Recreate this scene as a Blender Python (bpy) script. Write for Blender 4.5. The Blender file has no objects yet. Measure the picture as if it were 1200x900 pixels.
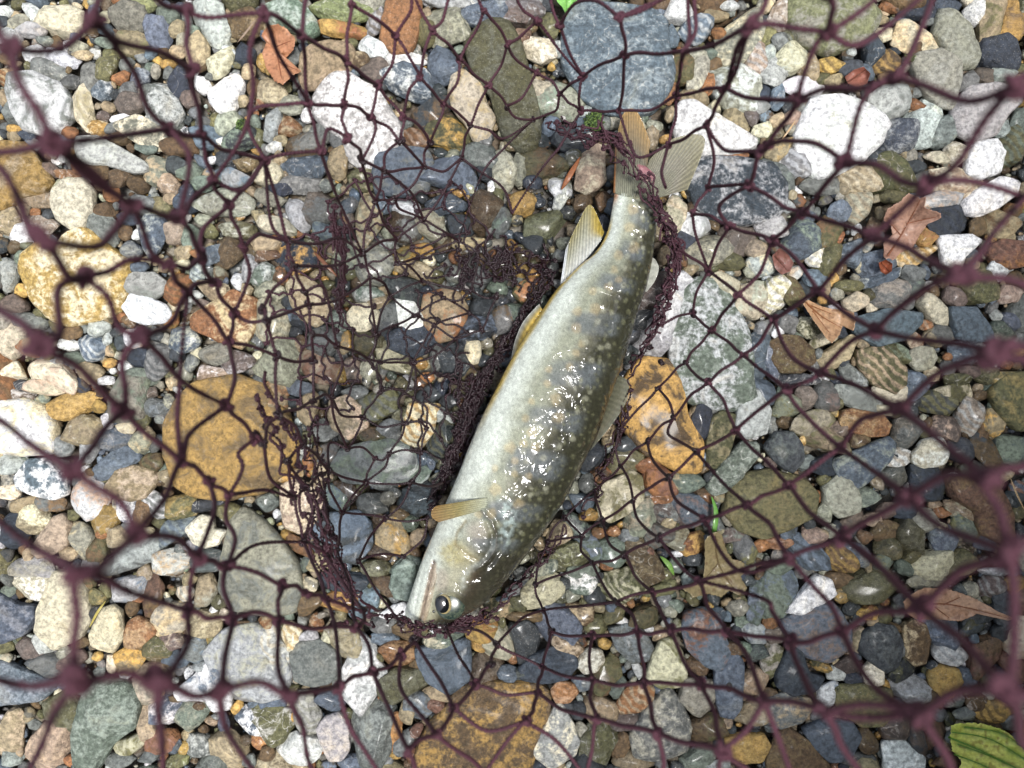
import bpy, bmesh, math, random
import numpy as np
from mathutils import Vector

# ------------------------------------------------------------------ camera, light, exposure
scene = bpy.context.scene
COL = scene.collection
CAM_H = 0.305                      # camera height above the shingle, metres
FPX = 867.0                        # focal length in photo pixels (1200 px wide)
cam_data = bpy.data.cameras.new('camera')
cam = bpy.data.objects.new('camera', cam_data)
COL.objects.link(cam)
cam.location = (0, 0, CAM_H)
cam_data.sensor_width = 36
cam_data.lens = 36 * FPX / 1200
cam_data.clip_start = 0.005
cam_data.clip_end = 200
cam_data.dof.use_dof = True
cam_data.dof.focus_distance = 0.292
cam_data.dof.aperture_fstop = cam_data.lens / 1.2     # a phone's entrance pupil, about 1.5 mm
cam_data.dof.aperture_blades = 0
scene.camera = cam

SUN_EL, SUN_AZ = math.radians(78), math.radians(-42)    # azimuth counted from +X, anticlockwise: almost overhead
world = bpy.data.worlds.new('World')
scene.world = world
world.use_nodes = True
wn = world.node_tree
wn.nodes.clear()
w_out = wn.nodes.new('ShaderNodeOutputWorld')
w_bg = wn.nodes.new('ShaderNodeBackground')
w_sky = wn.nodes.new('ShaderNodeTexSky')
w_sky.sky_type = 'NISHITA'
w_sky.sun_disc = False
w_sky.sun_elevation = SUN_EL
w_sky.sun_rotation = math.pi / 2 - SUN_AZ
w_sky.dust_density = 3.0
w_hs = wn.nodes.new('ShaderNodeHueSaturation')
w_hs.inputs['Saturation'].default_value = 0.5
w_bg.inputs['Strength'].default_value = 0.095
wn.links.new(w_sky.outputs[0], w_hs.inputs['Color'])
wn.links.new(w_hs.outputs[0], w_bg.inputs['Color'])
wn.links.new(w_bg.outputs[0], w_out.inputs['Surface'])

sun_data = bpy.data.lights.new('sun', 'SUN')
sun_data.energy = 2.35
sun_data.angle = math.radians(14)
sun_data.color = (1.0, 0.98, 0.955)
sun = bpy.data.objects.new('sun', sun_data)
COL.objects.link(sun)
d = Vector((math.cos(SUN_AZ) * math.cos(SUN_EL), math.sin(SUN_AZ) * math.cos(SUN_EL), math.sin(SUN_EL)))
sun.rotation_euler = d.to_track_quat('Z', 'Y').to_euler()
sun.location = d * 3

vs = scene.view_settings
vs.view_transform = 'Standard'
vs.look = 'None'
vs.gamma = 1.0
vs.use_curve_mapping = False
vs.exposure = 1.12

# ------------------------------------------------------------------ helpers
rs = np.random.RandomState(7)

def w3(px, py, z=0.0):
    """photo pixel -> the point at height z on that line of sight"""
    s = (CAM_H - z) / FPX
    return np.array([(px - 600) * s, (450 - py) * s, z])

def w3a(P, z):
    P = np.asarray(P, float)
    z = np.broadcast_to(np.asarray(z, float), (len(P),))
    s = (CAM_H - z) / FPX
    return np.stack([(P[:, 0] - 600) * s, (450 - P[:, 1]) * s, z], 1)

def lin(c):
    c = np.asarray(c, float) / 255.0
    return np.where(c <= 0.04045, c / 12.92, ((c + 0.055) / 1.055) ** 2.4)

def mesh_np(name, verts, faces, mat, parent=None, smooth=True, attrs=None):
    """faces: int array (n,3) or (n,4), or list of such arrays"""
    if not isinstance(faces, list):
        faces = [faces]
    me = bpy.data.meshes.new(name)
    verts = np.asarray(verts, np.float32)
    me.vertices.add(len(verts))
    me.vertices.foreach_set('co', verts.ravel())
    loops = np.concatenate([f.ravel() for f in faces]).astype(np.int32)
    totals = np.concatenate([np.full(len(f), f.shape[1], np.int32) for f in faces])
    starts = np.concatenate([[0], np.cumsum(totals)[:-1]]).astype(np.int32)
    me.loops.add(len(loops))
    me.loops.foreach_set('vertex_index', loops)
    me.polygons.add(len(totals))
    me.polygons.foreach_set('loop_start', starts)
    me.polygons.foreach_set('loop_total', totals)
    me.polygons.foreach_set('use_smooth', np.full(len(totals), smooth, bool))
    if attrs:
        for k, v in attrs.items():
            a = me.attributes.new(k, 'FLOAT_COLOR', 'POINT')
            v = np.asarray(v, np.float32)
            if v.ndim == 1:
                v = np.broadcast_to(v, (len(verts), len(v)))
            if v.shape[1] == 3:
                v = np.concatenate([v, np.ones((len(v), 1), np.float32)], 1)
            a.data.foreach_set('color', np.ascontiguousarray(v).ravel())
    me.update(calc_edges=True)
    me.validate()
    if mat:
        me.materials.append(mat)
    o = bpy.data.objects.new(name, me)
    COL.objects.link(o)
    if parent:
        o.parent = parent
    return o

def tag(o, label=None, cat=None, group=None, kind=None):
    if label: o['label'] = label
    if cat: o['category'] = cat
    if group: o['group'] = group
    if kind: o['kind'] = kind
    return o

def empty(name, loc):
    o = bpy.data.objects.new(name, None)
    o.empty_display_size = 0.01
    COL.objects.link(o)
    o.location = loc
    return o

def recentre(o, c):
    """origin of a single-mesh thing at its own place"""
    me = o.data
    n = len(me.vertices)
    a = np.empty(n * 3, np.float32)
    me.vertices.foreach_get('co', a)
    a = a.reshape(-1, 3) - np.asarray(c, np.float32)
    me.vertices.foreach_set('co', a.ravel())
    o.location = tuple(float(x) for x in c)
    me.update()

_ico = {}
def ico(n):
    if n not in _ico:
        bm = bmesh.new()
        bmesh.ops.create_icosphere(bm, subdivisions=n, radius=1)
        _ico[n] = (np.array([v.co[:] for v in bm.verts]), np.array([[v.index for v in f.verts] for f in bm.faces]))
        bm.free()
    return _ico[n]

def sines(p, rg, n, f0, f1):
    """cheap smooth noise: a sum of randomly directed sine waves"""
    out = np.zeros(len(p))
    for _ in range(n):
        k = rg.normal(size=3); k /= np.linalg.norm(k)
        out += np.sin(p @ k * rg.uniform(f0, f1) + rg.uniform(0, 6.28))
    return out / math.sqrt(n)

def poly_radius(th, pts):
    """distance from the origin to a polygon outline in each direction th"""
    pts = np.asarray(pts)
    r = np.zeros(len(th))
    dx, dy = np.cos(th), np.sin(th)
    for i in range(len(pts)):
        a, b = pts[i], pts[(i + 1) % len(pts)]
        e = b - a
        den = dx * e[1] - dy * e[0]
        den = np.where(np.abs(den) < 1e-12, 1e-12, den)
        t = (a[0] * e[1] - a[1] * e[0]) / den
        s = (a[0] * dy - a[1] * dx) / den
        ok = (t > 0) & (s >= -1e-6) & (s <= 1 + 1e-6)
        r = np.where(ok & (t > r), t, r)
    return np.maximum(r, 1e-5)

# ------------------------------------------------------------------ node helpers and materials
class NT:
    def __init__(s, name):
        s.m = bpy.data.materials.new(name)
        s.m.use_nodes = True
        s.t = s.m.node_tree
        s.t.nodes.clear()
        s.out = s.n('ShaderNodeOutputMaterial')
        s.b = s.n('ShaderNodeBsdfPrincipled')
        s.l(s.b.outputs[0], s.out.inputs['Surface'])
    def n(s, ty, **kw):
        x = s.t.nodes.new(ty)
        for k, v in kw.items():
            setattr(x, k, v)
        return x
    def l(s, a, b):
        s.t.links.new(a, b)
    def put(s, v, sock):
        if isinstance(v, (int, float)):
            sock.default_value = v
        elif isinstance(v, (tuple, list)):
            sock.default_value = tuple(v) + ((1,) if len(v) == 3 and len(sock.default_value) == 4 else ())
        else:
            s.l(v, sock)
    def math(s, op, a, b=None, c=None, clamp=False):
        x = s.n('ShaderNodeMath', operation=op, use_clamp=clamp)
        s.put(a, x.inputs[0])
        if b is not None: s.put(b, x.inputs[1])
        if c is not None: s.put(c, x.inputs[2])
        return x.outputs[0]
    def noise(s, vec, scale, detail=4, rough=0.55, dist=0.0):
        x = s.n('ShaderNodeTexNoise')
        s.l(vec, x.inputs['Vector'])
        x.inputs['Scale'].default_value = scale
        x.inputs['Detail'].default_value = detail
        x.inputs['Roughness'].default_value = rough
        x.inputs['Distortion'].default_value = dist
        return x.outputs['Fac']
    def voro(s, vec, scale, feature='F1'):
        x = s.n('ShaderNodeTexVoronoi', feature=feature)
        s.l(vec, x.inputs['Vector'])
        x.inputs['Scale'].default_value = scale
        return x.outputs['Distance']
    def ramp(s, f, lo, hi, a=0.0, b=1.0):
        x = s.n('ShaderNodeMapRange', clamp=True)
        x.interpolation_type = 'SMOOTHSTEP'
        s.put(f, x.inputs[0]); s.put(lo, x.inputs[1]); s.put(hi, x.inputs[2]); s.put(a, x.inputs[3]); s.put(b, x.inputs[4])
        return x.outputs[0]
    def mix(s, f, a, b, mode='MIX'):
        x = s.n('ShaderNodeMix', data_type='RGBA', blend_type=mode)
        s.put(f, x.inputs[0]); s.put(a, x.inputs[6]); s.put(b, x.inputs[7])
        return x.outputs[2]
    def attr(s, name):
        return s.n('ShaderNodeAttribute', attribute_name=name)
    def sep(s, v):
        x = s.n('ShaderNodeSeparateColor'); s.l(v, x.inputs[0]); return x.outputs
    def bump(s, h, strength, dist, prev=None):
        x = s.n('ShaderNodeBump')
        x.inputs['Strength'].default_value = strength
        x.inputs['Distance'].default_value = dist
        s.l(h, x.inputs['Height'])
        if prev is not None: s.l(prev, x.inputs['Normal'])
        return x.outputs[0]
    def set(s, **kw):
        for k, v in kw.items():
            s.put(v, s.b.inputs[k.replace('_', ' ')])

def stone_material():
    m = NT('river_stone')
    geo = m.n('ShaderNodeNewGeometry').outputs['Position']
    c1 = m.attr('col').outputs['Color']
    c2 = m.attr('col2').outputs['Color']
    par = m.sep(m.attr('par').outputs['Color'])       # wet, patch, vein
    par2 = m.sep(m.attr('par2').outputs['Color'])     # band, speckle, random offset
    off = m.n('ShaderNodeVectorMath', operation='MULTIPLY_ADD')
    comb = m.n('ShaderNodeCombineXYZ')
    for i in range(3): m.l(par2[2], comb.inputs[i])
    off.inputs[1].default_value = (1.0, 7.3, 3.1)
    m.l(comb.outputs[0], off.inputs[0]); m.l(geo, off.inputs[2])
    P = off.outputs[0]
    big = m.noise(P, 85, 4, 0.62, 0.8)
    mid = m.noise(P, 520, 5, 0.7)
    fine = m.noise(P, 1700, 2, 0.7)
    patch = m.math('MULTIPLY', m.ramp(m.math('ADD', big, m.math('MULTIPLY', m.math('SUBTRACT', mid, 0.5), 0.5)), 0.44, 0.62), par[1])
    c = m.mix(patch, c1, c2)
    wv = m.n('ShaderNodeTexWave', wave_type='BANDS', bands_direction='DIAGONAL')
    m.l(P, wv.inputs['Vector']); wv.inputs['Scale'].default_value = 130
    wv.inputs['Distortion'].default_value = 6; wv.inputs['Detail'].default_value = 2; wv.inputs['Detail Scale'].default_value = 1.2
    c = m.mix(m.math('MULTIPLY', m.ramp(wv.outputs['Fac'], 0.3, 0.9), m.math('MULTIPLY', par2[0], 0.8)), c, c2)
    v1 = m.math('ABSOLUTE', m.math('SUBTRACT', m.noise(P, 110, 2, 0.5, 1.4), 0.5))
    vein = m.ramp(v1, 0.003, 0.022, 1, 0)
    c = m.mix(m.math('MULTIPLY', m.math('MULTIPLY', vein, m.ramp(mid, 0.35, 0.6)), m.math('MULTIPLY', par[2], 0.8)), c, m.mix(0.6, c2, (0.5, 0.48, 0.44)))
    c = m.mix(1.0, c, m.ramp(mid, 0.3, 0.7, 0.46, 1.42), 'MULTIPLY')
    c = m.mix(1.0, c, m.ramp(big, 0.3, 0.72, 0.84, 1.15), 'MULTIPLY')
    c = m.mix(m.math('MULTIPLY', m.ramp(fine, 0.56, 0.7), m.math('MULTIPLY', par2[1], 0.7)), c, (0.045, 0.04, 0.032))
    c = m.mix(m.math('MULTIPLY', m.ramp(fine, 0.4, 0.3), m.math('MULTIPLY', par2[1], 0.5)), c, (0.6, 0.57, 0.5))
    # iron stains and thin cracks
    st = m.math('MULTIPLY', m.ramp(big, 0.56, 0.72), 0.35)
    c = m.mix(st, c, m.mix(1.0, c, (0.92, 0.78, 0.52), 'MULTIPLY'))
    ck = m.math('MULTIPLY', m.ramp(m.math('ABSOLUTE', m.math('SUBTRACT', big, 0.47)), 0.0, 0.006, 1, 0), m.ramp(mid, 0.5, 0.56))
    c = m.mix(m.math('MULTIPLY', ck, 0.55), c, (0.05, 0.04, 0.03))
    wet = par[0]
    wc = m.n('ShaderNodeGamma'); m.l(c, wc.inputs[0]); wc.inputs[1].default_value = 1.16
    wd = m.mix(1.0, wc.outputs[0], (0.74, 0.76, 0.78), 'MULTIPLY')
    c = m.mix(wet, c, wd)
    rough = m.math('SUBTRACT', m.ramp(mid, 0.3, 0.7, 0.6, 0.85), m.math('MULTIPLY', wet, 0.42), clamp=True)
    h = m.math('ADD', m.math('ADD', mid, m.math('MULTIPLY', fine, 0.28)), m.math('MULTIPLY', big, 1.1))
    b = m.bump(h, 0.9, 0.0014)
    m.set(Base_Color=c, Roughness=rough, Normal=b)
    m.b.inputs['Specular IOR Level'].default_value = 0.45
    m.l(m.math('MULTIPLY', wet, m.ramp(big, .35, .6, .1, .7)), m.b.inputs['Coat Weight'])
    m.b.inputs['Coat Roughness'].default_value = 0.16
    return m.m

STONE = stone_material()

def simple(name, color, rough=0.6, noise=500, amt=0.35, bump=0.0003, **kw):
    m = NT(name)
    P = m.n('ShaderNodeNewGeometry').outputs['Position']
    f = m.noise(P, noise, 5, 0.6)
    c = m.mix(1.0, tuple(color), m.ramp(f, 0.3, 0.7, 1 - amt, 1 + amt), 'MULTIPLY')
    m.set(Base_Color=c, Roughness=rough, Normal=m.bump(f, 0.5, bump))
    for k, v in kw.items():
        m.b.inputs[k.replace('_', ' ')].default_value = v
    return m.m

def painted(name, rough=0.6, noise=600, amt=0.2, bump=0.0003, coat=0.0, alpha=1.0, trans=0.0):
    """colour comes from the mesh's own 'col' attribute, broken up by noise"""
    m = NT(name)
    P = m.n('ShaderNodeNewGeometry').outputs['Position']
    f = m.noise(P, noise, 5, 0.6)
    c = m.mix(1.0, m.attr('col').outputs['Color'], m.ramp(f, 0.3, 0.7, 1 - amt, 1 + amt), 'MULTIPLY')
    b = m.bump(f, 0.5, bump)
    m.set(Base_Color=c, Roughness=rough, Normal=b)
    m.b.inputs['Coat Weight'].default_value = coat
    m.b.inputs['Coat Roughness'].default_value = 0.08
    m.b.inputs['Alpha'].default_value = alpha
    if trans:
        tr = m.n('ShaderNodeBsdfTranslucent'); m.l(c, tr.inputs[0])
        mx = m.n('ShaderNodeMixShader'); mx.inputs[0].default_value = trans
        m.l(m.b.outputs[0], mx.inputs[1]); m.l(tr.outputs[0], mx.inputs[2])
        m.l(mx.outputs[0], m.out.inputs['Surface'])
    return m.m

# ------------------------------------------------------------------ the ground sheet
def ground_material():
    m = NT('wet_sandy_gravel')
    P = m.n('ShaderNodeNewGeometry').outputs['Position']
    v = m.n('ShaderNodeTexVoronoi'); m.l(P, v.inputs['Vector']); v.inputs['Scale'].default_value = 105
    cr = m.n('ShaderNodeValToRGB')
    m.l(m.sep(v.outputs['Color'])[0], cr.inputs[0])
    e = cr.color_ramp.elements
    e[0].color = (0.03, 0.028, 0.025, 1); e[1].color = (0.2, 0.165, 0.11, 1)
    for p, c in ((0.3, (0.16, 0.12, 0.08, 1)), (0.55, (0.14, 0.15, 0.15, 1)), (0.8, (0.26, 0.24, 0.2, 1))):
        x = e.new(p); x.color = c
    n = m.noise(P, 900, 5, 0.7)
    c = m.mix(1.0, cr.outputs[0], m.ramp(n, 0.3, 0.7, 0.5, 1.3), 'MULTIPLY')
    m.set(Base_Color=c, Roughness=0.7, Normal=m.bump(v.outputs['Distance'], -0.8, 0.002, m.bump(n, 0.7, 0.001)))
    return m.m

GZ = -0.0105
gx = np.array([[-60, -60, GZ], [60, -60, GZ], [60, 60, GZ], [-60, 60, GZ]], float)
g = mesh_np('ground', gx, np.array([[0, 1, 2, 3]]), ground_material(), smooth=False)
tag(g, kind='structure')

# added unseen overhang beyond the lower right, shaped to shade that side
def ss_(a, b, x):
    t = np.clip((x - a) / (b - a), 0, 1); return t * t * (3 - 2 * t)
def shade_overhang():
    n = 60
    u_ = np.linspace(-1.6, 1.6, n); t_ = np.linspace(0, 1, 26)
    U, T = np.meshgrid(u_, t_, indexing='ij')
    dirn = np.array([0.75, -0.66]); dirn /= np.linalg.norm(dirn); side = np.array([-dirn[1], dirn[0]])
    rg = np.random.RandomState(2)
    D = 0.50 - 0.17 * ss_(.5, .8, T) + 0.10 * (U / 1.6) ** 2 + 4.5 * np.clip(T - .82, 0, 1)
    Pn = np.stack([U.ravel(), T.ravel(), U.ravel() * .3], 1)
    D = D + 0.03 * sines(Pn * 3, rg, 12, 1, 6).reshape(U.shape) * (.3 + T)
    Zz = -0.02 + 1.05 * np.minimum(T, .82) + 0.06 * T * sines(Pn, rg, 6, 1, 5).reshape(U.shape)
    V = np.stack([dirn[0] * D + side[0] * U, dirn[1] * D + side[1] * U, Zz], 2).reshape(-1, 3)
    i, k = np.meshgrid(np.arange(n - 1), np.arange(25), indexing='ij')
    F = np.stack([i * 26 + k, (i + 1) * 26 + k, (i + 1) * 26 + k + 1, i * 26 + k + 1], -1).reshape(-1, 4)
    o = mesh_np('shade_overhang', V, F, simple('shade_overhang_brown', (0.06, 0.055, 0.035), .85, 30, .5, .02))
    tag(o, kind='structure')
shade_overhang()
# ------------------------------------------------------------------ the stones
# own colour of each kind of stone (sRGB)
PAL = dict(W=(228, 228, 226), C=(200, 192, 166), L=(172, 175, 172), G=(112, 115, 112), D=(60, 65, 68), B=(98, 109, 120), N=(54, 61, 71), T=(158, 143, 115), Y=(178, 145, 84), O=(142, 100, 66), R=(108, 80, 66), K=(96, 78, 55), V=(98, 96, 66), E=(112, 123, 110), P=(168, 149, 130), M=(104, 92, 84), S=(150, 149, 133), J=(134, 140, 100))
CNAME = dict(W='white', C='cream', L='light grey', G='grey', D='dark grey', B='blue grey', N='slate blue', T='tan', Y='ochre yellow',
             O='orange brown', R='rust red', K='brown', V='olive', E='grey green', P='pinkish', M='mauve brown', S='sandy grey', J='moss green')
# big stones one can recognise: short name | label | colour codes | how colours mix | height px | outline in photo pixels
BIG = [
("big blue grey slab|large blue grey slab above the fish tail|B/L|v|40|667,15 683,1 730,4 760,8 781,25 783,57 791,82 785,105 765,127 740,133 707,128 685,110 662,75 660,50"),
("marbled white stone|long white stone marbled with grey right of the tail fin|W/G|v|34|800,117 813,116 887,160 885,170 860,179 820,180 797,165 790,150 794,127"),
("dark blue rock|rough dark slate blue rock with white flecks right of the tail|N/L|p|40|806,192 830,183 870,184 905,190 922,210 921,240 905,256 870,262 835,255 815,240 806,215"),
("mossy grey boulder|large rounded moss green stone at the top edge, right of centre|J/S|p|46|925,-10 1018,-10 1033,15 1025,35 1008,50 975,60 945,50 928,27"),
("big pale grey stone|big pale grey angular stone under the net, upper left of centre|L/W|p|44|389,86 410,85 440,105 470,145 467,170 447,190 425,196 407,185 400,160 382,150 367,135 366,115 375,97"),
("big white stone|big chalk white stone, upper right|W/L|p|46|957,112 983,110 1012,115 1037,132 1045,145 1035,165 1017,182 983,202 960,207 937,172 935,155 947,130"),
("speckled angular stone|speckled greenish grey pointed stone at the top right|S/G|s|34|1070,70 1080,60 1112,55 1128,72 1127,95 1120,125 1100,120 1080,100"),
("spotted green grey stone|oval greenish grey stone spotted with lichen near the top right|S/G|s|32|1100,10 1120,12 1140,30 1152,60 1145,77 1128,78 1110,62 1097,40"),
("lilac grey stone|wide lilac grey stone close to the right edge, near the top|L/M|n|36|1122,120 1140,100 1170,95 1198,105 1198,120 1182,135 1170,155 1145,165 1127,155 1120,135"),
("white stone with dark crust|white stone with a dark grey crust on its upper side, top left|W/G|p|38|8,85 35,82 65,95 82,115 80,135 65,152 45,155 25,150 12,130 5,105"),
("yellow block|large flat yellow stone cut by the left edge, upper part|Y/T|p|38|-40,165 25,166 40,185 57,212 45,225 20,232 0,245 -35,240"),
("long pale grey stone|long pale grey stone shaped like a club, upper left|L/S|n|24|90,160 112,158 140,172 170,190 172,200 155,203 125,193 95,192 88,175"),
("tan peach stone|rounded tan peach stone beside the curled leaf, upper left|T/P|n|32|362,52 385,45 410,50 417,62 408,80 390,88 375,100 355,103 350,90 352,62"),
("rusty porous stone|rusty brown porous upright stone at the top|O/K|s|34|452,0 480,-8 494,0 492,20 486,50 478,60 460,60 445,45 448,20"),
("pale green mottled stone|pale green mottled stone at the top, left of centre|E/L|s|34|305,8 330,-6 350,0 368,18 372,35 360,42 335,32 312,25"),
("big olive grey rock|big upright olive grey rock at the top, left of the slab|V/G|s|42|545,50 560,30 580,20 597,25 610,45 622,90 632,130 632,165 612,174 590,160 575,110 555,85"),
("white tan split stone|slanting white and tan stone beside the olive grey rock|C/T|p|30|530,85 543,80 565,100 570,120 580,135 572,160 555,165 545,145 530,125 525,108"),
("flat blue grey stone|wide flat blue grey stone below the pale grey one|B/G|p|26|440,178 470,170 500,175 507,190 500,222 470,228 440,225 437,200"),
("yellow boulder|big golden yellow boulder near the left edge|Y/C|p|50|25,298 45,282 65,290 75,275 90,268 108,272 125,290 147,305 146,335 135,365 105,375 82,381 55,370 37,350 23,315"),
("cream egg stone|cream egg shaped stone above the yellow boulder|C/S|n|34|60,222 72,210 95,209 106,222 106,248 98,264 82,268 64,256 57,240"),
("patterned grey pebble|grey oval pebble with pale lace pattern right of the yellow boulder|L/G|p|20|142,325 155,319 180,319 193,330 192,342 180,350 155,346 143,338"),
("white oval pebble|smooth white oval pebble with a grey spot right of the yellow boulder|W/L|n|22|143,360 152,345 168,343 180,351 194,357 200,370 190,378 168,380 152,374"),
("orange tan block|orange tan block left of the net pocket|O/T|p|32|223,370 270,340 298,350 298,385 280,408 255,400 225,385"),
("big ochre rock|big rough ochre and rust rock left of the net pocket|Y/K|p|56|192,495 205,470 225,450 270,443 310,455 330,480 343,520 335,555 305,575 270,582 230,582 203,568 192,530"),
("big milky stone|big milky white stone at the left edge, mid height|W/C|p|46|-25,475 25,468 48,478 60,498 58,530 40,534 0,532 -25,520"),
("lilac white pebble|smooth lilac white stone below the milky stone|B/W|p|34|15,560 30,540 50,537 75,560 75,580 58,586 35,580 18,572"),
("pink stone|dusty pink stone near the left edge|P/M|n|30|36,640 60,607 70,603 80,615 76,640 62,650 42,655 36,648"),
("pale pinkish slab|tall pale pinkish flat stone below the ochre rock|P/C|s|26|328,570 347,562 367,570 376,590 367,615 352,626 332,618 328,590"),
("tan grey oval|wide tan grey oval stone below left of the ochre rock|T/P|p|28|120,572 135,552 155,546 175,550 184,562 170,583 150,588 125,580"),
("big grey green stone|big rough grey green stone below the ochre rock|S/G|p|46|268,610 285,600 310,615 345,660 350,690 345,716 320,722 270,715 255,690 258,655"),
("heart shaped cream stone|cream heart shaped stone below the ochre rock|C/W|n|24|215,620 235,604 248,607 250,620 263,622 255,638 240,643 225,637"),
("tall cream stone|tall smooth cream stone in the lower left|C/T|n|36|62,672 82,672 98,695 104,728 92,748 60,762 40,740 44,712"),
("speckled cream stone|cream stone speckled with dark dots, lower left|C/T|s|24|118,715 130,710 140,718 143,748 132,765 105,757 103,745"),
("round tan pebble|smooth brownish tan pebble beside the speckled cream stone|O/T|s|20|150,728 160,723 175,730 185,740 160,762 145,760 144,742"),
("lower light grey stone|large light grey oval stone, lower left|L/S|p|36|238,768 262,740 300,732 328,752 338,790 330,818 305,824 280,815 250,797"),
("green grey flat stone|large smooth green grey stone near the bottom left corner|E/L|n|38|95,815 112,800 145,802 160,825 155,855 130,872 112,905 85,905 82,862"),
("blue white wedge|blue white wedge shaped stone at the left edge, lower part|B/L|n|32|-30,775 0,776 35,792 60,800 62,808 45,822 0,828 -30,830"),
("pale blue block|pale blue grey block at the left edge above the wedge|B/L|n|36|-30,690 0,698 15,710 35,712 38,725 25,745 0,754 -30,750"),
("white blue curved stone|white stone with a hollow underside, bottom left|W/B|p|26|202,812 225,795 240,778 258,785 268,815 268,832 248,835 240,822 210,822"),
("round dark grey stone|rounded dark grey mauve stone at the bottom, left of centre|G/M|n|34|338,765 352,753 375,752 395,765 398,785 385,803 365,806 345,798"),
("diamond grey stone|light grey diamond shaped stone at the bottom, left of centre|L/W|s|30|422,745 440,758 442,775 453,790 440,815 422,842 400,815 402,782"),
("slate stone under the head|dark blue grey wet stone below the fish's head|B/N|p|32|487,762 510,757 550,750 552,795 535,810 525,815 497,800 490,780"),
("big brown ochre rock|big flat brown ochre rock at the bottom edge|K/Y|p|52|485,895 505,850 525,830 540,808 570,803 635,805 645,820 640,850 620,905 600,930 490,930"),
("bean shaped pale stone|pale grey lumpy stone at the bottom, left of centre|L/C|s|24|370,855 380,842 397,838 408,850 409,880 400,892 385,893 378,880"),
("pale green oval|pale grey green oval stone left of the fish's snout|E/L|n|24|460,668 475,655 488,662 486,690 478,704 462,702 456,688"),
("blue grey plate|large dark blue grey plate left of the fish's gills|B/D|p|22|365,622 382,603 420,600 434,612 435,640 418,662 395,655"),
("grey green flat rock|wide grey green flat stone under the net left of the belly|G/E|p|24|388,545 400,527 430,518 460,515 485,525 487,550 475,565 440,568 405,565"),
("woodlike striped stone|pale yellow stone striped like wood left of the belly|C/Y|b|26|478,472 515,475 507,508 492,527 469,516"),
("orange cream stone|orange cream stone under the net left of the belly|T/P|p|28|386,470 405,463 428,480 430,500 408,515 390,503 383,488"),
("tan knobbly stone|tan knobbly stone left of the fish's gills|T/Y|p|26|440,625 452,608 465,605 478,630 480,648 468,653 455,645 440,638"),
("tan freckled stone|freckled tan oval stone, left of the net pocket|T/S|s|30|335,335 345,322 362,325 380,340 389,358 380,375 368,382 350,372 340,355"),
("white blade|white pointed blade of stone under the net|W/L|n|16|463,348 485,355 496,370 495,385 480,398 468,383"),
("honey brown pebble|honey brown pebble with a glossy amber hollow under the net|T/O|p|26|497,345 517,339 538,343 547,360 545,378 533,395 514,401 500,388 494,370"),
("round cream pebble|round cream pebble under the net left of the white blade|C/T|s|20|404,370 415,356 432,355 444,366 442,380 428,388 412,388"),
("small pale yellow block|small pale yellow block under the net near the belly fin|C/Y|n|18|546,400 562,399 564,415 560,426 547,428 544,412"),
("greenish quartz boulder|tall pale boulder with green veins right of the fish|E/L|p|50|800,334 822,325 845,332 860,350 878,385 884,415 882,440 890,470 862,478 820,472 796,462 789,430 791,375"),
("pale fish side stone|pale grey stone between the net rope and the green veined boulder|L/S|n|30|775,325 800,318 815,330 808,350 795,375 785,400 765,395 768,350"),
("golden ochre rock|golden brown ochre rock right of the fish's back|Y/K|p|46|735,440 755,420 785,425 800,450 808,490 824,515 820,550 795,553 755,530 735,505 722,470"),
("blue white shard|blue white stone below the green veined boulder|L/B|v|28|866,472 888,455 905,482 899,508 876,514 862,500"),
("olive tan oval|upright olive tan oval right of the golden rock|V/T|n|30|835,490 848,481 862,488 864,505 852,540 840,550 828,545 828,520"),
("green grey roll|green grey stone rolled like a sausage, lower right of the fish|E/L|v|28|828,570 845,545 870,518 888,520 890,535 870,560 852,577 838,580"),
("brown olive slab|broad brown olive slab right of centre|V/K|n|38|858,570 880,555 905,552 940,560 961,580 955,605 925,622 895,632 868,622 850,602"),
("pale cream disc|pale cream oval stone just right of the fish's gills|C/V|p|26|700,588 708,568 740,552 752,560 754,585 742,600 716,613 704,605"),
("orange oval pebble|smooth bright orange oval pebble right of centre|O/T|s|20|987,482 1000,479 1035,486 1046,498 1040,510 1020,512 992,504 986,495"),
("cream knob|cream stone with a white ridge right of centre|C/W|p|24|1070,535 1085,515 1105,512 1115,530 1108,545 1085,549 1073,545"),
("long slate stone|long slanting blue grey stone right of centre|B/G|p|26|1043,512 1052,520 1045,540 1025,560 1007,574 985,560 978,540 1005,528"),
("light green stone|smooth light green grey stone below the orange oval|S/E|n|30|985,556 1000,560 1010,585 1009,600 985,608 968,592 966,572"),
("big rust rock|big rust brown rock near the right edge|R/K|p|42|1112,562 1145,560 1175,572 1190,605 1190,633 1180,640 1150,625 1143,600 1120,585"),
("dark green pebble|dark green grey stone above the brown olive slab|D/E|n|30|897,525 910,507 930,506 942,522 943,540 930,554 912,545"),
("olive tan round stone|round olive tan stone right of the green veined boulder|K/V|s|28|903,400 918,392 940,395 955,410 955,425 940,437 915,436 903,420"),
("banded tan stone|tan stone with dark bands right of centre, upper part|V/T|b|30|1005,410 1040,406 1062,430 1063,450 1050,462 1025,450 1010,432"),
("round green grey pebble|round grey green pebble near the banded tan stone|S/E|n|20|1066,412 1078,405 1094,407 1099,420 1092,433 1075,435 1066,425"),
("wide blue grey stone|wide blue grey oval below the second brown leaf|B/G|n|26|1004,372 1040,362 1080,367 1080,380 1060,398 1030,406 1002,390"),
("angular slate stone|angular blue grey slab near the right edge|B/N|n|26|1115,360 1145,360 1162,382 1165,398 1140,402 1122,395 1118,375"),
("pale yellow pebble|pale yellow rounded pebble beside the folded tan leaf|C/Y|n|18|988,352 1005,341 1020,348 1018,358 1000,366 990,360"),
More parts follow.
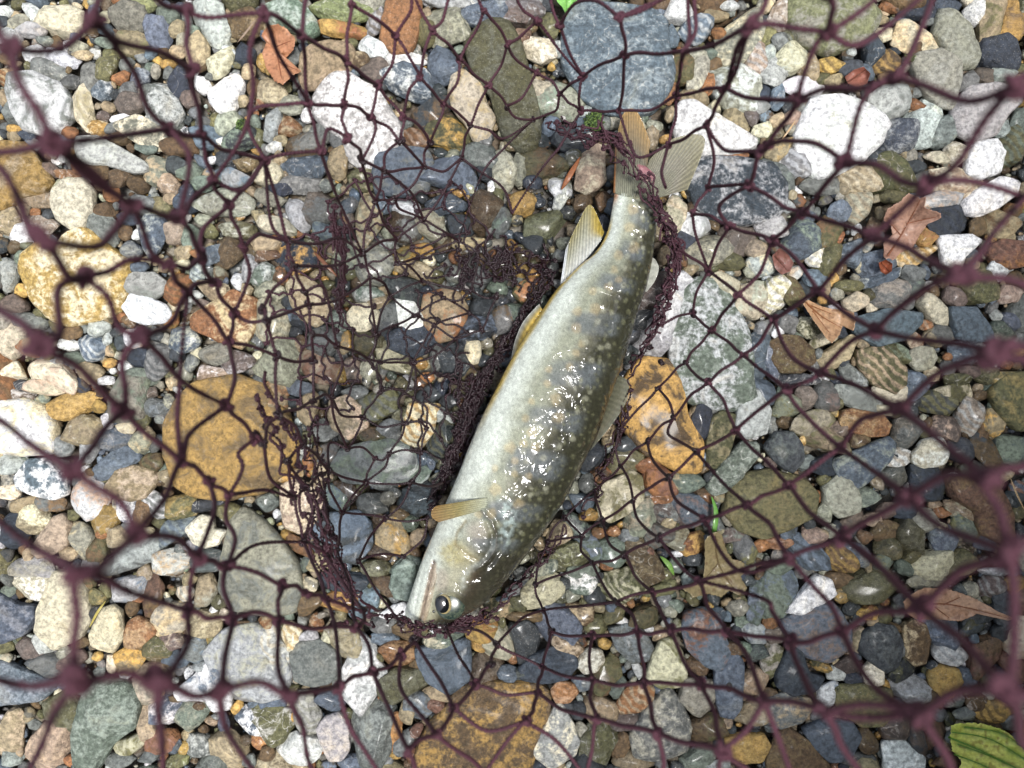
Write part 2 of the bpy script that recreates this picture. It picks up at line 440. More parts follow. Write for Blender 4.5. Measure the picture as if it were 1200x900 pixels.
("white angular chip|white angular stone near the right edge, upper part|W/L|n|24|1101,276 1140,274 1152,282 1133,300 1128,314 1108,312"),
("smooth white oval|smooth white oval stone below the lilac grey stone|W/C|n|26|1130,236 1145,222 1175,206 1196,212 1192,228 1172,243 1150,253 1135,250"),
("upper white block|white block below the lilac grey stone|W/L|n|26|1135,180 1145,165 1170,162 1180,178 1175,200 1152,209 1134,204"),
("brown red stone|glossy brown red stone at the right edge, upper part|R/O|p|26|1158,290 1175,280 1200,282 1205,310 1185,315 1165,308"),
("navy oval|long dark navy oval below the fish's head|N/D|n|28|608,785 620,770 650,760 672,766 678,780 665,797 635,802 612,797"),
("pale yellow knob|pale yellow knob right of the navy oval|C/W|s|20|678,770 690,761 705,763 709,775 700,788 685,791 678,783"),
("orange rough pebble|rough orange pebble below the navy oval|O/P|s|18|645,810 655,798 672,802 679,812 668,824 652,826"),
("wet grey cone|wet shiny grey cone shaped stone at the bottom|L/C|p|30|650,828 660,827 672,850 679,870 675,885 645,902 622,882 640,850"),
("striated orange stone|orange stone with grooves at the bottom, right of centre|O/T|b|22|722,825 735,808 755,800 768,808 766,822 750,835 728,838"),
("pear shaped stone|pear shaped pale olive stone, lower right of centre|C/V|p|26|775,753 788,750 800,765 806,790 800,805 775,808 758,795 765,770"),
("triangular grey stone|pointed oval grey stone left of the pear shaped stone|G/B|s|24|714,738 735,733 755,740 766,760 760,775 740,778 722,760"),
("veined wet boulder|large wet dark grey boulder with pale veins at the bottom|G/C|v|40|777,812 785,808 800,825 812,855 805,880 775,895 745,888 738,865 755,835 768,822"),
("mottled rust slate|blue grey stone with rust stains, lower right of centre|B/R|p|34|805,720 825,715 845,722 850,745 858,765 848,790 825,780 805,760 800,735"),
("stone with a dark hole|smooth blue grey stone with one dark spot, lower right|B/G|n|22|842,765 862,763 873,780 870,830 860,842 845,840 839,820 838,790"),
("gold wet stone|wet gold brown stone at the bottom, right of centre|Y/V|s|24|850,866 870,862 895,862 903,875 895,893 865,897 852,885"),
("white and grey wedge|bright white wedge with a grey back, lower right|W/C|n|28|920,718 945,690 958,675 975,680 981,697 965,708 940,722"),
("large dark slab|large dark blue grey slab, lower right|B/M|p|30|915,730 945,712 977,708 997,735 998,760 972,778 945,770 922,745"),
("round dark disc|round dark grey disc, lower right|D/G|n|30|1012,745 1030,733 1050,735 1060,755 1055,780 1040,790 1025,780 1010,765"),
("brown square stone|brown squared stone right of the dark disc|K/T|p|28|1060,735 1072,728 1085,732 1092,750 1085,778 1073,781 1063,770"),
("small cream chip|cream chip standing out below the dark disc|C/W|n|20|1012,785 1025,772 1037,785 1037,803 1025,806 1014,802"),
("blue black slate|blue black rounded slate, lower right|N/D|n|28|910,790 925,765 940,760 950,790 968,795 955,812 930,817 912,805"),
("speckled brown stone|speckled brown rectangular stone, lower right|V/K|s|28|980,808 1010,803 1045,810 1048,835 1035,852 1010,852 985,835"),
("grey ochre oval|grey and ochre oval stone, lower right|G/T|p|24|897,820 920,813 950,820 955,830 940,848 915,856 898,842"),
("bottom blue slate|blue grey slab at the bottom edge, right|B/D|n|28|942,855 970,845 1000,848 1010,865 1000,890 975,895 955,880"),
("brown cracked stone|brown cracked stone at the bottom edge, right|K/V|n|30|900,890 915,860 928,856 955,875 975,902 960,925 905,925"),
("pale bottom stone|pale blue white angular stone at the bottom edge, right|L/W|n|26|1036,872 1060,868 1085,890 1085,915 1040,915"),
("yellow round stone|mustard yellow round stone, lower right|Y/V|s|24|1090,788 1105,781 1125,785 1130,800 1118,818 1105,820 1092,805"),
("cream right edge stone|cream and tan stone at the right edge, lower part|C/T|p|30|1178,745 1192,725 1215,722 1220,770 1190,773 1180,762"),
("dark pointed stone|dark grey pointed stone beside the long brown leaf|D/G|n|28|1165,700 1182,694 1192,710 1188,735 1178,742 1168,725"),
("large green olive stone|large olive green stone at the right edge, mid height|V/Y|n|34|1162,460 1180,440 1215,435 1220,500 1195,505 1175,488"),
]
# every other stone traced: tile origin, then  x y length width angle colours  in quarter photo pixels
SMALL = [
(0,0,"270 85 225 130 10 C/P;10 50 80 60 0 W;80 95 115 52 20 S;140 135 145 62 0 L/M;140 50 95 60 -40 W;40 165 95 80 0 L;590 75 150 130 0 S;660 20 140 70 0 J;440 5 60 30 0 S;725 130 170 120 90 B;780 60 100 80 0 E;990 90 250 150 -70 L/G;1135 90 160 130 0 K/T;280 265 150 70 -20 W;150 245 90 80 0 W;385 255 85 50 0 T;490 310 115 90 70 V;620 200 150 120 0 T/V;830 235 75 60 0 T;920 225 150 100 90 T;1030 280 150 90 35 C/L;1150 245 105 90 0 N;220 325 175 80 -10 G;330 380 95 75 0 G;410 370 150 80 80 G;475 420 100 85 70 B/L;560 360 90 60 0 O;650 360 90 75 0 B/L;725 325 72 42 90 S;785 295 66 44 0 Y;830 385 160 85 80 N;385 510 195 95 -80 C/T;500 495 55 50 0 T;480 540 55 45 0 M;455 595 85 70 0 Y/C;320 620 75 50 0 O;600 480 130 90 0 M;750 480 265 165 -45 G/L;565 555 95 50 0 W;660 605 235 125 -15 S/C;680 690 100 60 0 E;890 460 95 75 0 M;1050 425 175 145 40 W/C;1070 570 125 115 0 S;960 640 155 100 0 B;1120 650 155 90 30 D/E;1050 740 105 85 0 D;1040 660 52 35 20 W;440 800 130 72 0 K;550 830 100 80 0 K/G;640 860 90 75 0 K;720 795 135 115 60 S/T;830 680 165 90 0 K;820 770 110 80 0 D;785 855 92 85 0 T;880 800 105 90 0 E;990 750 45 36 0 W;1090 830 175 78 -15 L/B;1150 760 110 70 0 K/T;950 855 130 70 0 E;870 890 70 60 0 N;310 820 115 50 -10 O/M;220 795 85 65 0 M;315 870 165 100 0 C;40 520 95 95 0 G;120 630 75 50 0 N;20 350 90 80 0 O/T;350 210 95 60 0 S;60 600 70 40 0 Y;540 440 50 50 0 D;1160 330 70 60 90 T;1180 410 90 60 90 K;560 640 90 60 10 K"),
(300,0,"400 135 210 75 -5 Y/O;400 35 290 110 -8 J;560 100 125 65 60 L/K;900 100 200 180 0 S;790 145 110 95 90 V;900 5 200 50 0 L/B;1090 50 225 110 15 B/L;545 210 132 88 -15 W;700 270 170 62 -5 W;705 370 255 135 -20 B/L;870 290 180 145 -80 B;555 315 140 105 -10 M;480 280 90 80 0 K/T;820 510 200 125 30 D/K;900 620 205 150 -10 V/Y;745 640 130 95 -30 O/P;50 420 150 120 -60 T/C;155 480 105 95 0 S;70 575 150 80 75 L/B;240 535 70 50 90 W;150 590 105 90 0 O/T;80 685 75 48 20 W;110 655 62 52 0 T;220 680 175 110 10 G/K;230 775 200 115 -5 B;380 760 140 90 80 T/K;490 835 135 100 -10 V/C;110 740 62 60 0 T;60 810 145 115 0 C/T;110 875 120 80 0 N;910 810 235 150 0 B;1170 800 170 110 90 S;1050 725 180 105 0 G;200 860 200 80 0 G;1060 620 120 90 -60 G;850 420 80 60 0 D;440 200 60 50 0 V;300 620 90 100 70 G;260 640 60 40 0 O;380 640 120 80 -50 G"),
(600,0,"60 50 190 125 0 M/B;180 110 100 95 80 V;50 160 85 70 0 R/P;130 225 155 105 -30 C/W;130 420 115 105 20 C/T;230 470 225 155 10 S/E;330 575 85 75 0 B;270 650 185 115 -5 N/D;130 765 215 128 -20 V/K;375 790 260 130 75 P/C;225 880 100 95 0 W/S;95 845 85 70 0 N;30 780 150 80 90 S;790 50 135 105 0 W;750 170 100 68 80 B;870 130 165 110 40 B/L;960 70 125 60 0 T/K;1020 20 85 48 0 L;800 320 150 125 70 V/K;880 320 195 85 70 S/C;870 250 85 58 0 S;1080 150 290 160 50 S/C;1150 280 150 110 70 P/L;1060 400 265 215 -30 S/L;920 390 105 62 85 O;860 450 125 80 -10 T;750 430 120 60 70 O/R;1060 560 140 105 -60 T;1130 540 85 70 90 M/N;1175 610 90 70 0 C;660 640 105 58 85 T;722 650 52 38 0 Y;1180 440 90 60 70 N;1170 500 80 60 0 L/G;180 590 90 70 40 B;430 570 90 60 0 G;1040 720 130 50 10 O/R;500 330 10 10 0 K"),
(900,0,"70 60 125 105 50 P/L;60 190 85 75 0 G;10 245 80 70 90 L;110 270 155 135 60 C/L;30 330 145 110 60 L;600 20 115 70 0 O/M;710 35 165 100 0 N;860 20 130 52 0 N;980 50 130 85 65 W/C;1050 90 200 120 85 T/V;1160 80 190 110 85 Y/K;555 155 110 66 25 C/T;690 165 230 125 -22 C/Y;1110 245 200 170 0 N;1120 340 115 72 10 L/E;1020 350 95 75 0 M;950 370 110 75 30 G;505 230 125 100 60 N;550 295 120 95 40 K/Y;390 320 110 85 0 D;460 330 85 80 0 B;200 310 120 95 80 T;300 300 110 70 10 Y/K;310 375 95 50 0 T;170 400 195 90 0 W/L;50 440 120 65 85 B;160 740 205 150 20 L/G;580 470 185 160 0 L/G;740 560 210 145 60 L;650 630 230 155 10 B/L;830 620 165 125 40 G;900 715 115 92 -45 C/W;800 730 110 60 0 C/P;1110 610 95 60 30 L;1150 700 190 115 70 V/E;1180 560 125 80 80 E/D;430 830 185 118 -10 T/C;600 820 250 160 -35 V/K;520 730 115 85 0 D/N;870 850 210 130 -20 T/C;120 545 95 70 0 P/R;40 560 75 60 0 T;60 690 150 85 30 T/Y;60 810 180 80 -40 G/E;10 850 90 70 0 N;260 860 175 85 0 G;650 410 90 70 -60 K/G;690 780 100 60 0 D;400 240 50 40 0 L;700 210 90 60 0 K;940 270 80 60 90 K"),
(0,225,"190 30 150 75 5 T/K;30 140 130 105 60 T/P;190 150 150 85 -10 P/L;90 190 110 85 80 W;480 170 190 100 -55 G;480 85 95 80 0 K;700 190 200 118 85 B/L;600 125 110 62 0 N;580 190 95 62 0 K/T;635 195 52 40 70 W;750 70 115 85 0 V/T;805 190 110 100 0 P/M;870 50 100 85 0 N;670 60 110 80 0 G;1030 50 260 125 0 S/E;950 125 82 58 0 S;890 215 125 85 70 E/G;860 280 92 65 40 T;985 300 140 80 30 B/L;1060 275 160 115 30 K/T;1120 180 150 75 0 V/S;610 270 85 80 0 B/G;640 350 85 50 0 B;920 370 92 70 70 L/B;820 445 140 110 60 O/K;800 600 85 55 60 Y/O;1000 460 150 85 -20 T/C;855 685 140 120 0 B/C;890 800 78 66 80 G/S;725 790 160 115 70 G/D;640 770 105 85 0 N;450 635 105 72 10 L;420 730 122 112 0 B/L;320 715 82 50 -20 W;330 660 95 60 0 K;500 690 62 40 70 L;625 690 110 85 0 W/P;30 385 140 90 70 L/M;50 530 120 92 0 M;140 610 165 72 -10 G;30 690 180 120 80 C/P;140 720 140 90 0 T/O;210 850 270 125 -20 C/P;50 840 110 80 0 C;420 850 110 85 0 T;510 800 55 45 0 Y;340 780 85 60 0 E;255 805 65 52 0 L/M;650 865 145 80 -10 E;490 885 65 42 0 W;990 760 170 95 10 S/K;1100 800 155 105 10 M/L;1000 850 160 62 -10 P/W;1160 350 130 62 85 L;950 525 60 45 0 M;850 335 70 50 0 C;540 380 50 40 0 K;600 600 60 60 0 K;230 440 10 10 0 K"),
(300,225,"60 30 140 62 -20 S;195 110 155 100 -60 L/B;90 155 175 72 -15 C/S;300 75 180 150 0 M/G;320 190 115 85 -10 B/E;40 240 130 75 0 T;50 290 110 58 0 R/K;30 380 115 85 60 E/W;190 310 195 160 10 N/Y;60 470 140 110 0 S/C;80 615 210 165 90 C/S;520 130 255 115 78 T/S;590 60 90 80 0 B;480 250 85 55 0 B/P;550 340 180 165 0 S/G;420 300 150 125 70 S/E;430 375 100 65 0 V;320 435 85 50 0 V;700 75 125 85 -20 W/L;815 150 180 135 -50 C/S;690 170 165 130 -40 K/G;890 50 175 95 10 N/B;960 160 135 115 20 D/N;1060 90 180 150 80 K/G;1150 150 130 100 60 G/E;880 240 85 80 0 K;680 300 120 75 30 Y/V;780 270 110 58 0 Y/O;730 360 210 75 -10 T/S;700 450 175 125 -10 D/E;520 480 140 72 0 E/L;565 510 110 90 0 T/P;610 590 165 115 60 G/D;730 700 240 140 0 N;880 240 80 60 0 K;1050 640 200 120 20 N/B;1060 540 120 95 0 D;910 790 175 155 0 D/N;660 780 215 150 -25 C/V;530 720 160 110 0 V/K;420 710 105 72 80 T/Y;310 700 165 150 0 G/B;220 600 190 85 -25 N/B;290 820 210 125 -30 P/R;110 800 230 200 0 S/E;455 830 110 85 -50 P/M;530 820 115 85 70 S;1050 400 115 95 0 G;940 385 95 75 0 G/V;1140 340 130 78 0 V/K;990 240 150 60 0 T/Y;1130 440 88 62 0 E;1160 600 130 115 60 G/K;1000 860 105 85 0 K/V;805 870 62 45 0 O;850 770 130 70 85 G;600 460 62 40 0 T;370 590 105 90 0 E;480 420 80 60 0 K;1000 700 80 70 0 D;280 500 50 60 0 O"),
(600,225,"40 50 125 110 0 Y/K;230 15 115 60 80 W/C;150 150 210 125 30 V/G;330 45 100 70 60 K;425 40 90 62 80 K;430 150 75 55 80 N;95 460 160 115 45 V/O;30 370 85 62 0 Y/V;40 570 135 110 0 E/D;100 240 100 90 0 D;780 110 170 105 80 C/P;870 150 145 115 0 W/L;810 220 135 85 0 N;720 290 90 58 75 T;920 270 225 150 20 S/C;1060 220 155 140 0 M/N;1150 265 105 85 0 P/T;1030 320 135 80 0 V;1175 345 125 100 0 L/C;690 480 205 140 50 M/D;680 690 220 165 65 L/G;620 590 130 105 50 D;1140 500 190 150 40 C/S;1180 640 95 75 60 G;1165 790 220 115 80 B;60 300 90 70 0 K/V;1000 430 140 100 -20 C/S;540 760 120 80 20 D/E;200 650 10 10 0 K"),
(900,225,"20 160 140 110 0 L/G;160 230 195 150 50 B/E;350 85 118 95 0 B;440 50 155 125 50 S/T;275 190 145 115 50 V/K;230 300 105 88 40 W/C;290 320 170 105 60 V/K;130 380 92 62 40 W/P;590 20 125 62 0 V;840 30 185 90 10 L/P;850 130 190 140 0 N/D;1095 150 155 125 0 T/K;990 150 105 85 60 K;1160 85 85 75 0 O/K;745 210 105 82 -60 Y/O;690 295 190 80 18 Y/C;400 280 135 110 50 B;520 325 165 120 30 B;220 400 125 80 -20 B;380 440 125 52 -5 V;530 400 180 62 20 B/L;580 470 165 140 40 G/P;680 375 108 72 0 G;690 440 95 68 30 G/E;1090 370 132 78 -10 L/W;1000 440 185 160 50 V/T;1140 480 108 80 0 P/L;880 490 105 72 -30 M;40 480 165 135 50 C/W;110 465 140 95 -60 K/V;800 560 175 105 -35 C/T;820 670 152 90 10 G/T;1105 660 130 90 -30 E/S;740 620 66 48 -20 O/P;930 760 155 100 -10 B/L;1150 610 110 80 -40 B/D;25 800 185 85 -75 B/L;330 760 205 95 35 T/P;265 690 150 60 20 C/V;210 640 130 85 -30 V/S;610 750 125 80 -50 V/E;700 880 118 85 -20 B;780 850 85 68 0 T/C;850 770 44 38 0 O;1030 850 112 85 -40 V/T;890 880 115 62 0 V;1140 870 150 72 0 V/Y;950 840 95 60 0 M;400 860 140 75 -40 G/L;130 880 200 62 0 D/G;60 330 60 60 0 V;420 60 60 60 0 G;560 640 40 40 0 T;690 690 95 70 -30 O/P;60 590 70 60 60 D;100 620 110 80 -30 G;450 640 40 40 0 K;1170 750 70 60 0 Y/T;360 800 50 50 0 D"),
(0,450,"240 20 215 62 0 C/P;340 100 240 105 18 Y/T;395 215 205 130 12 T/V;455 105 66 58 0 Y;60 60 190 80 -10 K/W;600 70 245 175 60 S/E;715 110 125 78 0 G/B;590 210 92 60 0 C/T;650 265 115 92 60 S/T;530 265 135 105 20 B/M;405 320 105 78 70 L;285 305 98 85 -50 L/M;540 375 215 105 25 B;710 370 105 85 0 K/V;40 380 130 100 0 L;30 505 90 70 0 C;395 550 205 175 -50 W/P;145 645 162 138 20 T/C;110 565 125 60 15 T/K;370 730 165 108 -75 S/T;210 565 155 65 0 G/K;480 635 155 112 65 Y/K;580 600 110 88 80 B/W;455 770 120 86 75 V/K;540 720 130 95 30 T/G;660 610 140 85 80 K;725 565 130 100 -60 G/W;835 580 155 108 15 V/Y;60 690 160 120 60 N;810 680 175 88 30 B/G;625 810 290 115 25 L/G;780 850 195 120 15 W/T;140 870 195 95 0 L/S;310 800 85 58 0 T;1070 600 125 88 0 V;960 840 160 110 0 G/D;970 570 150 62 10 D;740 450 60 50 0 K;340 620 60 50 0 V;700 40 70 50 0 M;1080 620 60 50 0 K;480 700 60 50 0 O"),
(300,450,"245 110 145 95 80 T/K;570 100 205 125 20 V/G;530 240 145 85 -10 V/K;310 230 120 82 0 G;690 145 95 65 0 V/S;760 540 190 150 10 D/B;530 570 125 105 20 G;610 540 75 62 0 S;870 280 200 105 80 D/V;380 530 145 95 -55 B/E;310 410 100 72 -60 T/P;290 330 95 68 80 K;560 870 125 75 0 V/S;590 780 125 80 0 K;700 870 150 100 20 E/B;760 720 98 68 60 T;720 655 95 75 0 E;200 760 155 60 -40 K/O;300 840 115 85 30 T;45 555 95 85 0 G;70 60 180 130 80 T/O;200 20 160 72 0 B;880 155 110 60 -30 L/G;970 30 130 85 0 K/V;810 50 110 80 30 D;620 200 110 80 30 G;640 260 90 60 40 G;580 460 150 70 -10 G/L;420 500 130 80 -40 K/G;850 700 70 60 0 K;330 330 100 90 0 G/M;660 610 60 90 60 K;460 40 110 60 0 G;780 420 90 60 80 E/W;900 80 90 60 0 D;150 430 110 50 10 Y/T"),
(600,450,"880 130 115 75 60 T/P;890 200 185 100 80 N;910 350 70 55 80 B;1180 30 130 90 -30 B/N;605 640 200 125 65 S/C;690 450 180 130 -30 O/R;700 530 115 72 20 O/W;830 460 150 95 -5 E/T;530 370 185 115 15 V/K;850 590 220 155 -20 B/M;740 605 140 115 0 M/G;690 710 145 118 0 M/G;790 735 110 88 50 T/S;850 755 130 95 35 O/Y;740 650 75 58 60 T;380 350 140 105 50 N/D;335 560 130 88 -20 B/D;360 615 92 58 10 Y/O;285 495 75 55 75 S;295 650 165 80 -40 D/E;370 765 145 95 -50 E/B;210 710 125 90 50 T/C;270 810 185 115 10 V/J;480 790 155 125 20 E/B;410 700 65 50 0 O/K;610 835 220 130 -60 K/T;545 720 92 78 0 G/N;150 870 130 75 20 E/S;340 880 140 52 0 E;1020 640 62 50 -50 S;1035 710 105 66 25 M/G;1100 770 135 100 -60 G/V;1175 760 70 55 30 O;550 280 110 80 20 D;640 380 110 80 0 O/K;940 440 70 70 0 D;900 520 90 60 -20 K/O;640 790 50 50 0 R;700 590 60 60 0 D;450 850 70 50 0 O;780 800 60 30 0 W;260 570 40 40 0 N;480 690 60 50 0 O/T;420 430 90 70 0 K/O;350 470 90 70 60 G;850 830 85 60 0 D"),
(900,450,"230 180 215 105 10 C/V;275 260 240 95 -25 T/V;190 70 115 85 -70 M;280 60 135 105 -75 G/M;100 110 138 118 20 S/V;90 185 105 62 0 K;430 65 210 100 -35 L/G;590 30 160 92 -15 C/V;705 30 118 85 20 B;660 225 165 140 30 G/K;440 262 95 60 0 K/T;340 215 98 72 0 M;620 350 140 80 25 W/P;600 430 130 95 10 G/K;765 465 200 150 -40 D/N;810 90 190 100 -10 V/N;880 45 175 92 0 C/V;970 140 170 135 -60 P/L;1070 170 130 92 70 T/Y;860 205 150 108 -20 M/P;910 310 135 105 -30 N/D;1020 310 205 105 -55 K/D;1160 310 180 140 0 E/D;275 605 95 75 -60 S;475 535 125 88 15 E/S;260 380 130 90 0 N;270 450 66 58 0 V;180 370 90 70 30 G;925 600 175 80 -25 T/S;740 645 128 105 20 S/G;640 590 130 85 0 N;820 605 66 50 0 O/K;570 600 92 75 0 M/K;950 695 180 95 -40 E/V;825 740 145 105 -40 B/E;500 635 92 68 0 P/T;680 710 190 135 -60 V/G;550 690 145 90 20 K/V;590 775 138 118 0 V/K;400 640 105 68 30 M;215 710 110 88 20 P/T;190 800 215 110 -35 B/D;105 690 88 66 20 B/D;50 750 118 58 -10 O/P;345 830 150 120 -30 K/Y;440 805 120 82 -30 B/G;550 840 115 88 60 E/V;680 805 98 68 20 V;800 805 75 50 0 D;755 855 205 120 10 C/V;920 850 165 120 20 V/T;1030 745 105 70 -20 B/D;1100 775 66 50 0 T;650 870 105 68 -20 E/D;60 860 150 80 20 E;1180 600 92 62 0 V;1160 540 100 78 0 D;1190 690 80 58 80 D;1080 885 155 42 0 L;600 350 40 40 0 N;720 320 60 50 0 N;1010 225 80 50 70 K;460 720 70 60 0 K/O;390 770 80 50 -20 B;20 370 60 50 0 M"),
(0,675,"150 50 190 115 -20 C/W;590 70 180 115 20 L/B;700 100 210 95 80 R/K;650 95 60 60 0 O;710 345 145 115 -40 V/K;790 210 175 140 0 S/T;960 80 160 100 65 T/S;950 230 150 115 0 T/C;800 310 130 95 10 M/P;910 350 140 100 60 G/B;130 350 120 90 -45 M/D;215 425 155 100 -10 G/D;190 330 105 82 -50 L/M;330 400 125 78 20 M;280 640 180 165 0 V/G;605 400 150 115 30 T/Y;690 450 130 82 0 T/S;520 410 92 56 80 C;660 555 155 105 -20 C/P;755 640 175 118 0 B/W;675 700 145 82 -65 P/T;590 805 150 85 35 C/V;880 660 165 125 40 E/P;935 800 130 110 -20 G/L;1060 830 190 160 -40 T;1165 690 150 95 -35 B/W;1150 555 140 85 -10 G/D;1110 620 68 48 70 Y;740 780 160 115 20 O/R;30 750 240 110 80 T/P;210 800 240 200 50 P/T;550 870 160 62 10 G;820 880 100 72 0 V/J;50 870 95 70 0 L;970 440 130 78 -10 L;450 380 50 40 0 Y;820 390 120 70 0 B;930 620 60 50 0 K;60 560 10 10 0 K;440 200 120 70 70 D/K;20 340 90 60 0 V;330 870 70 60 0 O;700 850 110 60 20 G;820 580 60 40 0 K;1160 240 120 60 0 K;1010 500 60 60 0 L"),
(300,675,"150 290 140 100 70 C/Y;400 290 185 145 -30 T/G;75 420 330 155 -85 L/C;660 375 165 120 10 O/T;610 295 120 60 -10 B;690 260 125 85 -20 K;690 510 215 140 20 V/G;760 610 135 125 0 G/B;700 640 100 72 80 T;840 612 92 72 -10 R/P;545 730 300 200 80 G/L;645 745 165 68 78 O/Y;750 735 78 55 60 R;240 650 195 120 -75 L/S;210 820 200 140 20 W/L;60 700 230 175 -30 V/W;340 590 130 85 -20 B/D;60 600 130 80 0 B;600 45 125 82 -30 K/T;650 165 135 58 20 W/E;400 125 180 98 0 O/Y;500 140 165 108 40 B;400 30 220 90 0 N;590 230 110 75 0 G;250 130 140 85 30 K;1040 250 160 118 0 Y/O;1125 310 180 135 -55 C/S;1045 333 72 58 -20 Y;870 300 180 88 0 E/C;1130 165 140 100 20 V/T;1090 440 160 120 0 K/G;1180 470 90 80 0 B/G;450 880 160 70 0 B;50 20 160 80 0 V;700 780 130 80 50 G;240 290 90 60 20 L;330 290 110 60 60 C;850 560 140 60 -10 T;560 400 70 70 0 V;760 420 80 60 0 K;300 820 60 40 0 O;940 650 70 60 0 K;40 220 90 80 -40 O/T;880 730 80 60 40 V"),
(600,675,"130 80 205 125 30 C/V;330 30 145 105 -20 E/W;510 50 210 145 10 V/C;390 100 98 85 0 D;210 220 235 175 -45 B/G;70 320 185 125 85 D;260 340 155 100 -40 K/P;620 200 125 92 0 V/K;880 575 180 155 -30 S/G;400 640 155 130 -30 T/K;400 800 225 155 80 V/G;525 690 135 92 10 M/D;510 800 122 75 80 K;920 720 185 130 0 K/V;870 860 165 95 20 E;1135 650 175 95 30 T/S;1140 500 130 105 40 T/K;1165 120 205 92 80 E/B;1145 275 112 98 0 L/B;1150 365 100 78 0 D/E;570 870 170 78 -5 T/K;450 460 190 100 60 V/K;700 70 140 55 20 V;480 180 105 82 30 V/K;390 240 110 88 0 V;330 510 88 70 0 B/G;960 890 130 40 0 L;470 150 55 45 0 B;1000 690 68 48 0 P/T;500 530 95 55 60 E;60 200 160 52 0 K;290 180 160 105 0 K/T;250 620 80 60 0 D;590 440 90 40 -60 L;870 420 110 80 0 K;1030 350 110 70 0 K;30 130 90 80 0 V;560 130 40 40 0 O;1100 340 60 60 0 E;980 790 60 60 0 D;950 180 110 60 0 N;720 640 60 60 0 D;60 460 90 70 0 G;310 640 70 80 0 D"),
(900,675,"45 90 250 165 80 E/B;470 60 235 140 25 V/D;345 95 78 58 -40 T/Y;340 20 150 70 0 K;760 22 185 72 0 S/V;1060 50 135 100 20 M/L;1160 40 98 78 0 Y/K;450 300 115 85 70 T/P;820 270 200 140 -30 B/L;865 370 145 105 -30 L/W;1035 370 215 125 45 K/R;1165 430 145 92 -70 R/K;940 480 105 78 -50 B;640 450 140 90 50 D/V;205 370 42 38 0 O;250 420 88 52 -10 V/Y;315 460 95 66 -30 L;370 430 118 78 20 M;400 490 95 62 0 N;690 540 230 120 -20 L/B;760 550 145 82 -50 K;290 560 125 95 60 W/B;480 790 135 88 -60 K/V;610 710 168 135 0 M/K;705 790 155 95 -60 M/D;420 870 155 78 0 G;790 750 130 90 60 K;1070 640 190 110 -15 Y/K;935 655 115 60 0 G/V;1150 690 98 80 0 G;990 590 98 78 30 K;20 400 165 85 80 V/S;40 280 95 72 0 M;600 245 72 42 -20 K;555 205 70 60 30 V;480 180 95 70 20 O/Y;500 215 60 40 20 T;960 240 150 80 40 V/D;1000 180 170 70 20 D;1100 270 100 80 60 D;520 340 10 10 0 K;640 350 70 60 0 G;1040 700 150 60 -30 K;1080 770 100 120 70 K;1100 480 60 80 0 N;770 600 80 60 0 K;560 850 10 10 0 G;850 880 120 60 0 K;780 430 60 60 0 D;20 560 60 60 0 K"),
]

def kindpar(mode, rg, two):
    """patch, vein, band, speckle weights"""
    t = dict(p=(1, .15, 0, .12), v=(.22, .6, 0, .03), n=(.25, .1, 0, .06), s=(.45, 0, 0, .6), b=(.2, 0, 1, .08))
    if mode in t:
        return t[mode]
    r = rg.rand()
    if r < .45: return (1.0 if two else 0.4, 0, 0, .12)
    if r < .6: return (.4, .9, 0, .1)
    if r < .72: return (.2, 0, .8, .1)
    return (.3, 0, 0, .55)

def wetness(px, py):
    """the shingle is wet where the fish and net lie, damp towards the lower right"""
    r = math.hypot((px - 560) / 300.0, (py - 470) / 330.0)
    w = max(0.0, min(1.0, 1.55 - r))
    damp = max(0.0, min(1.0, (px / 1200.0 * 0.7 + py / 900.0 * 0.6 - 0.55) * 1.4))
    return max(w, damp * 0.6) * 0.85 + 0.02

